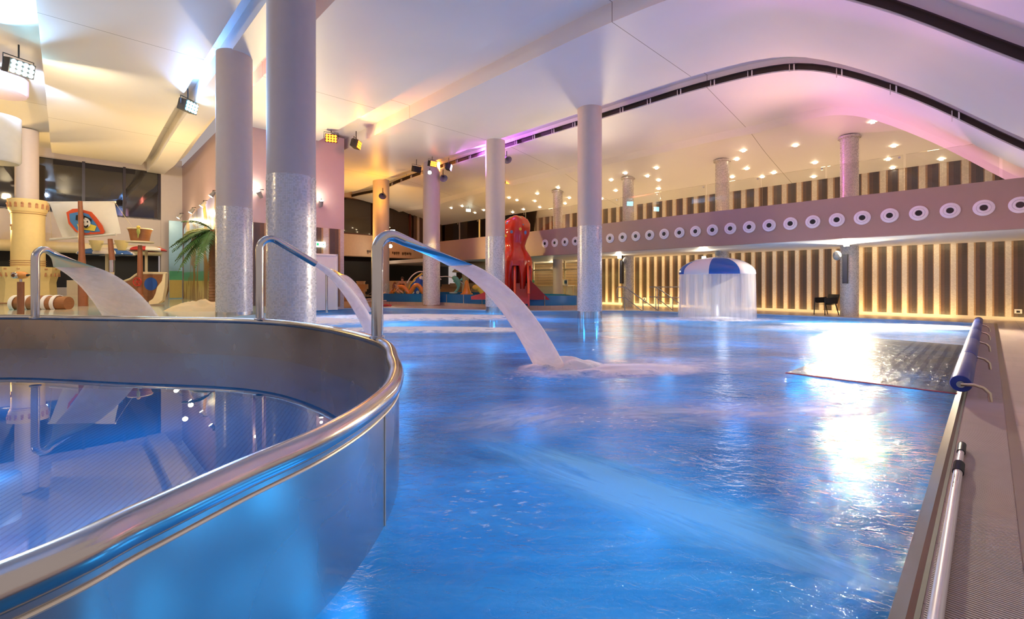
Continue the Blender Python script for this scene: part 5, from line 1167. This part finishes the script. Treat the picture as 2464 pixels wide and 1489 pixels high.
def cap_mat2():
    m, nt, p, o = newmat('umbrella_cap_red'); co, _ = objco(nt); sp = N(nt, 'ShaderNodeSeparateXYZ'); nt.links.new(co, sp.inputs[0])
    a = math_(nt, 'FRACT', math_(nt, 'ADD', math_(nt, 'DIVIDE', math_(nt, 'ARCTAN2', sp.outputs[1], sp.outputs[0]), 2*PI/4), .1)); nt.links.new(mix_(nt, math_(nt, 'LESS_THAN', a, .5), (.86, .82, .74), (.55, .03, .03)), p.inputs['Base Color']); p.inputs['Roughness'].default_value = .2; return m
obj('cap', MB().lathe([(0, z+.24)]+[(.85*math.sin(PI/2*i/8), z+.24*math.cos(PI/2*i/8)) for i in range(1, 9)]+[(.82, z-.03), (.1, z)], n=48), cap_mat2(), t, smooth=35); obj('stem', MB().lathe([(.06, 0), (.06, z)], n=12), M_CR, t)
for (px, lb) in ((232, 'left'), (293, 'right')):
    p = PD(px, 590, 20); tag(obj('tipping_bucket', MB().lathe([(.13, -.22), (.26, .20), (.24, .20), (.11, -.20), (0, -.2)], p, 20), mat('bucket_cream', (.80, .70, .36), .35), loc=p), 'cream tipping bucket under the pirate sail, %s one' % lb, 'bucket', 'tipping buckets')
p = PD(262, 587, 20); tag(obj('bucket_axle', MB().cyl(PD(215, 587, 20), PD(300, 587, 20), .02, n=8), M_STEEL, loc=p), 'thin steel axle carrying the two tipping buckets', 'pipe')
b = PD(185, 727, 19); t = thing('slide_seat', 'cream slide seat behind the falling sheet at left', 'play seat', (b.x, b.y, ZK))
obj('back', MB().bbox((-.42, 0, .35), (.3, .1, 1.0)), mat('seat_cream', (.66, .54, .36), .4), t); obj('base', MB().bbox((-.5, -.3, 0), (.4, .1, .36)), mat('seat_cream', (.66, .54, .36)), t)
# mural boards
def mural(name):
    m, nt, p, o = newmat(name); co, _ = objco(nt); sp = N(nt, 'ShaderNodeSeparateXYZ'); nt.links.new(co, sp.inputs[0])
    base = ramp_(nt, math_(nt, 'DIVIDE', sp.outputs[2], 4.4), [(0, (.60, .46, .16)), (.22, (.55, .50, .16)), (.23, (.10, .38, .22)), (.33, (.12, .42, .34)), (.335, (.28, .48, .62)), (.75, (.30, .52, .74)), (1, (.42, .42, .72))])
    n1, _ = noise_(nt, co, 1.1, 5, .8, .6, (1, 1.1, .35))
    nt.links.new(mix_(nt, ramp_(nt, n1, [(.50, 0), (.54, 1)]), base, mix_(nt, n1, (.16, .10, .02), (.45, .26, .06))), p.inputs['Base Color']); p.inputs['Roughness'].default_value = .3; return m
MU = mural('beach_mural')
t = thing('mural_board', 'narrow upright painted board with sky, sea and sand', 'painted board', W(4.1, 31.6, ZK), AU)
obj('panel', MB().bbox((0, 0, 0), (.62, .12, 4.35)), mat('board_sky', (.30, .50, .66), .35), t)
obj('painted_sea', MB().bbox((.02, -.012, 1.05), (.60, 0, 1.55)), mat('board_sea', (.10, .40, .24), .35), t); obj('painted_sand', MB().bbox((.02, -.012, 0.05), (.60, 0, 1.05)), mat('board_sand', (.62, .46, .15), .35), t)
t = thing('mural_wall_panel', 'long painted beach mural with gabled top beside the palm tree', 'painted board', W(4.85, 31.4, ZK), AU)
obj('panel', MB().extr([(-.1, 0), (-10.0, 0), (-10.0, 3.8), (-8.2, 4.9), (-2.0, 4.4), (-.1, 3.9)], 'x', -.12, -.02).xf(Matrix.Identity(4)), MU, t, smooth=0)
light('SPOT', 'pink_gable_light', W(3.2, 25, 3.4), 60, (1, .25, .75), W(4.8, 25.5, 4.9), .1, 60, .8)
# palm tree
b = PD(512, 728, 19.6); b.z = ZK
t = thing('palm_tree', 'palm tree with dark green drooping fronds left of the mosaic column', 'palm tree', b)
def PZZ(y): return CZ+(680-y)*19.6/1110-ZK
zt_ = PZZ(556)
prf = []
for i in range(26): z = zt_*i/25; prf += [(.14-.03*i/25, z), (.165-.035*i/25, z+.06)]
obj('trunk', MB().lathe(prf, n=14), mat('palm_trunk', (.26, .12, .05), .7, bump=.5), t)
M_FR = mat('frond_green', (.05, .13, .03), .5, var=.5, scale=3); M_FRL = mat('frond_lit', (.42, .46, .22), .5, var=.3)  # paler second green: light on some fronds painted into their colour
random.seed(5)
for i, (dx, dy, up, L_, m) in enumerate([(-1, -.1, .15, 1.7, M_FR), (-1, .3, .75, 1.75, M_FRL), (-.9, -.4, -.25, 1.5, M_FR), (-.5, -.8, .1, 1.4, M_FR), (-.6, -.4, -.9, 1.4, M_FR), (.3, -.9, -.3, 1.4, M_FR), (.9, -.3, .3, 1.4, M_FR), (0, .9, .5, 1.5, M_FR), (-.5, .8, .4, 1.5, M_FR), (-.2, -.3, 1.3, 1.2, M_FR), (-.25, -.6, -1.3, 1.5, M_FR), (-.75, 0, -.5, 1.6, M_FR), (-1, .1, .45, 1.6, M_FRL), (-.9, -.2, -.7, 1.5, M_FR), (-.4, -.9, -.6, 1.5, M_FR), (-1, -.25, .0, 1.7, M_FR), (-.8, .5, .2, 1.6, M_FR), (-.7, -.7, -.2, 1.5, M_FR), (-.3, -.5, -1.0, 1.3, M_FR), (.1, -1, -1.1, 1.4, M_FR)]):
    d_ = Vector((dx, dy, 0)).normalized(); sd_ = Vector((-d_.y, d_.x, 0)); mb = MB(); N_ = 26
    P_ = []
    for j in range(N_+1): q = j/N_; P_.append(Vector((0, 0, zt_+.02))+d_*L_*q*.95+Vector((0, 0, up*q*.8-1.05*q*q*.75)))
    mb.tube(P_, [.022*(1-.8*j/N_) for j in range(N_+1)], 5)
    for j in range(3, N_):
        for s_ in (-1, 1):
            q = j/N_; ln = .42*math.sin(PI*min(1, q*.9+.12))+.05; tv = (P_[j+1]-P_[j]).normalized(); a0 = P_[j]; a1 = P_[j]+tv*.085
            tipp = P_[j]+sd_*s_*ln*.75+tv*ln*.5+Vector((0, 0, -.25*ln+random.uniform(-.03, .03))); mid_ = (a0+tipp)/2+Vector((0, 0, .03))+tv*.03
            mb.add([a0, a1, mid_+tv*.02, tipp, mid_-tv*.02], [(0, 1, 2, 4), (4, 2, 3)])
    o = obj('frond', mb, m, t, smooth=0); o['kind'] = 'part' if False else ''
    del o['kind']
b = PZ(485, 747, ZK); mb = MB()
mb.grid(lambda a, b_: Vector((math.cos(b_*2*PI)*a*1.15, math.sin(b_*2*PI)*a*.6, .30*(1-a**2.2)*(1+.5*mnoise.noise(Vector((a*4*math.cos(b_*2*PI), a*4*math.sin(b_*2*PI), 3)))))), 14, 40)
o = obj('sand_rock', mb, mat('sand_rock', (.70, .55, .30), .6, bump=.4), smooth=60); o.location = (b.x, b.y, ZK); tag(o, 'low sandy rock mound at the foot of the palm tree', 'rock')
# area lights added to brighten the play area, no fixtures there
for (x, y, e, tx, ty) in [(c0.x+4, 13.5, 190, c0.x, 20), (PS(290, 600).x+3, 13.0, 230, PS(290, 600).x, 19)]: light('AREA', 'play_fill', (x, y, 6.9), e, (1, .78, .46), (tx, ty, 1.6), .3)
# round disc and drum at far left
p = PD(-20, 218, 15); o = obj('ceiling_disc', MB().lathe([(0, -.02), (.80, -.02), (.84, .02), (.84, .5)], n=56), mat('disc_pink', (.50, .38, .42), .5), loc=None); o.location = (p.x, p.y, p.z); tag(o, 'round mauve ceiling disc under the cyan flood light', 'ceiling disc')
p = PD(-14, 390, 15); o = obj('gallery_drum', MB().lathe([(0, -.0), (.56, 0), (.62, .08), (.62, 1.5)], n=48), mat('drum_grey', (.42, .44, .48), .5)); o.location = (p.x, p.y, p.z); tag(o, 'white rounded drum cut by the left picture edge', 'drum')
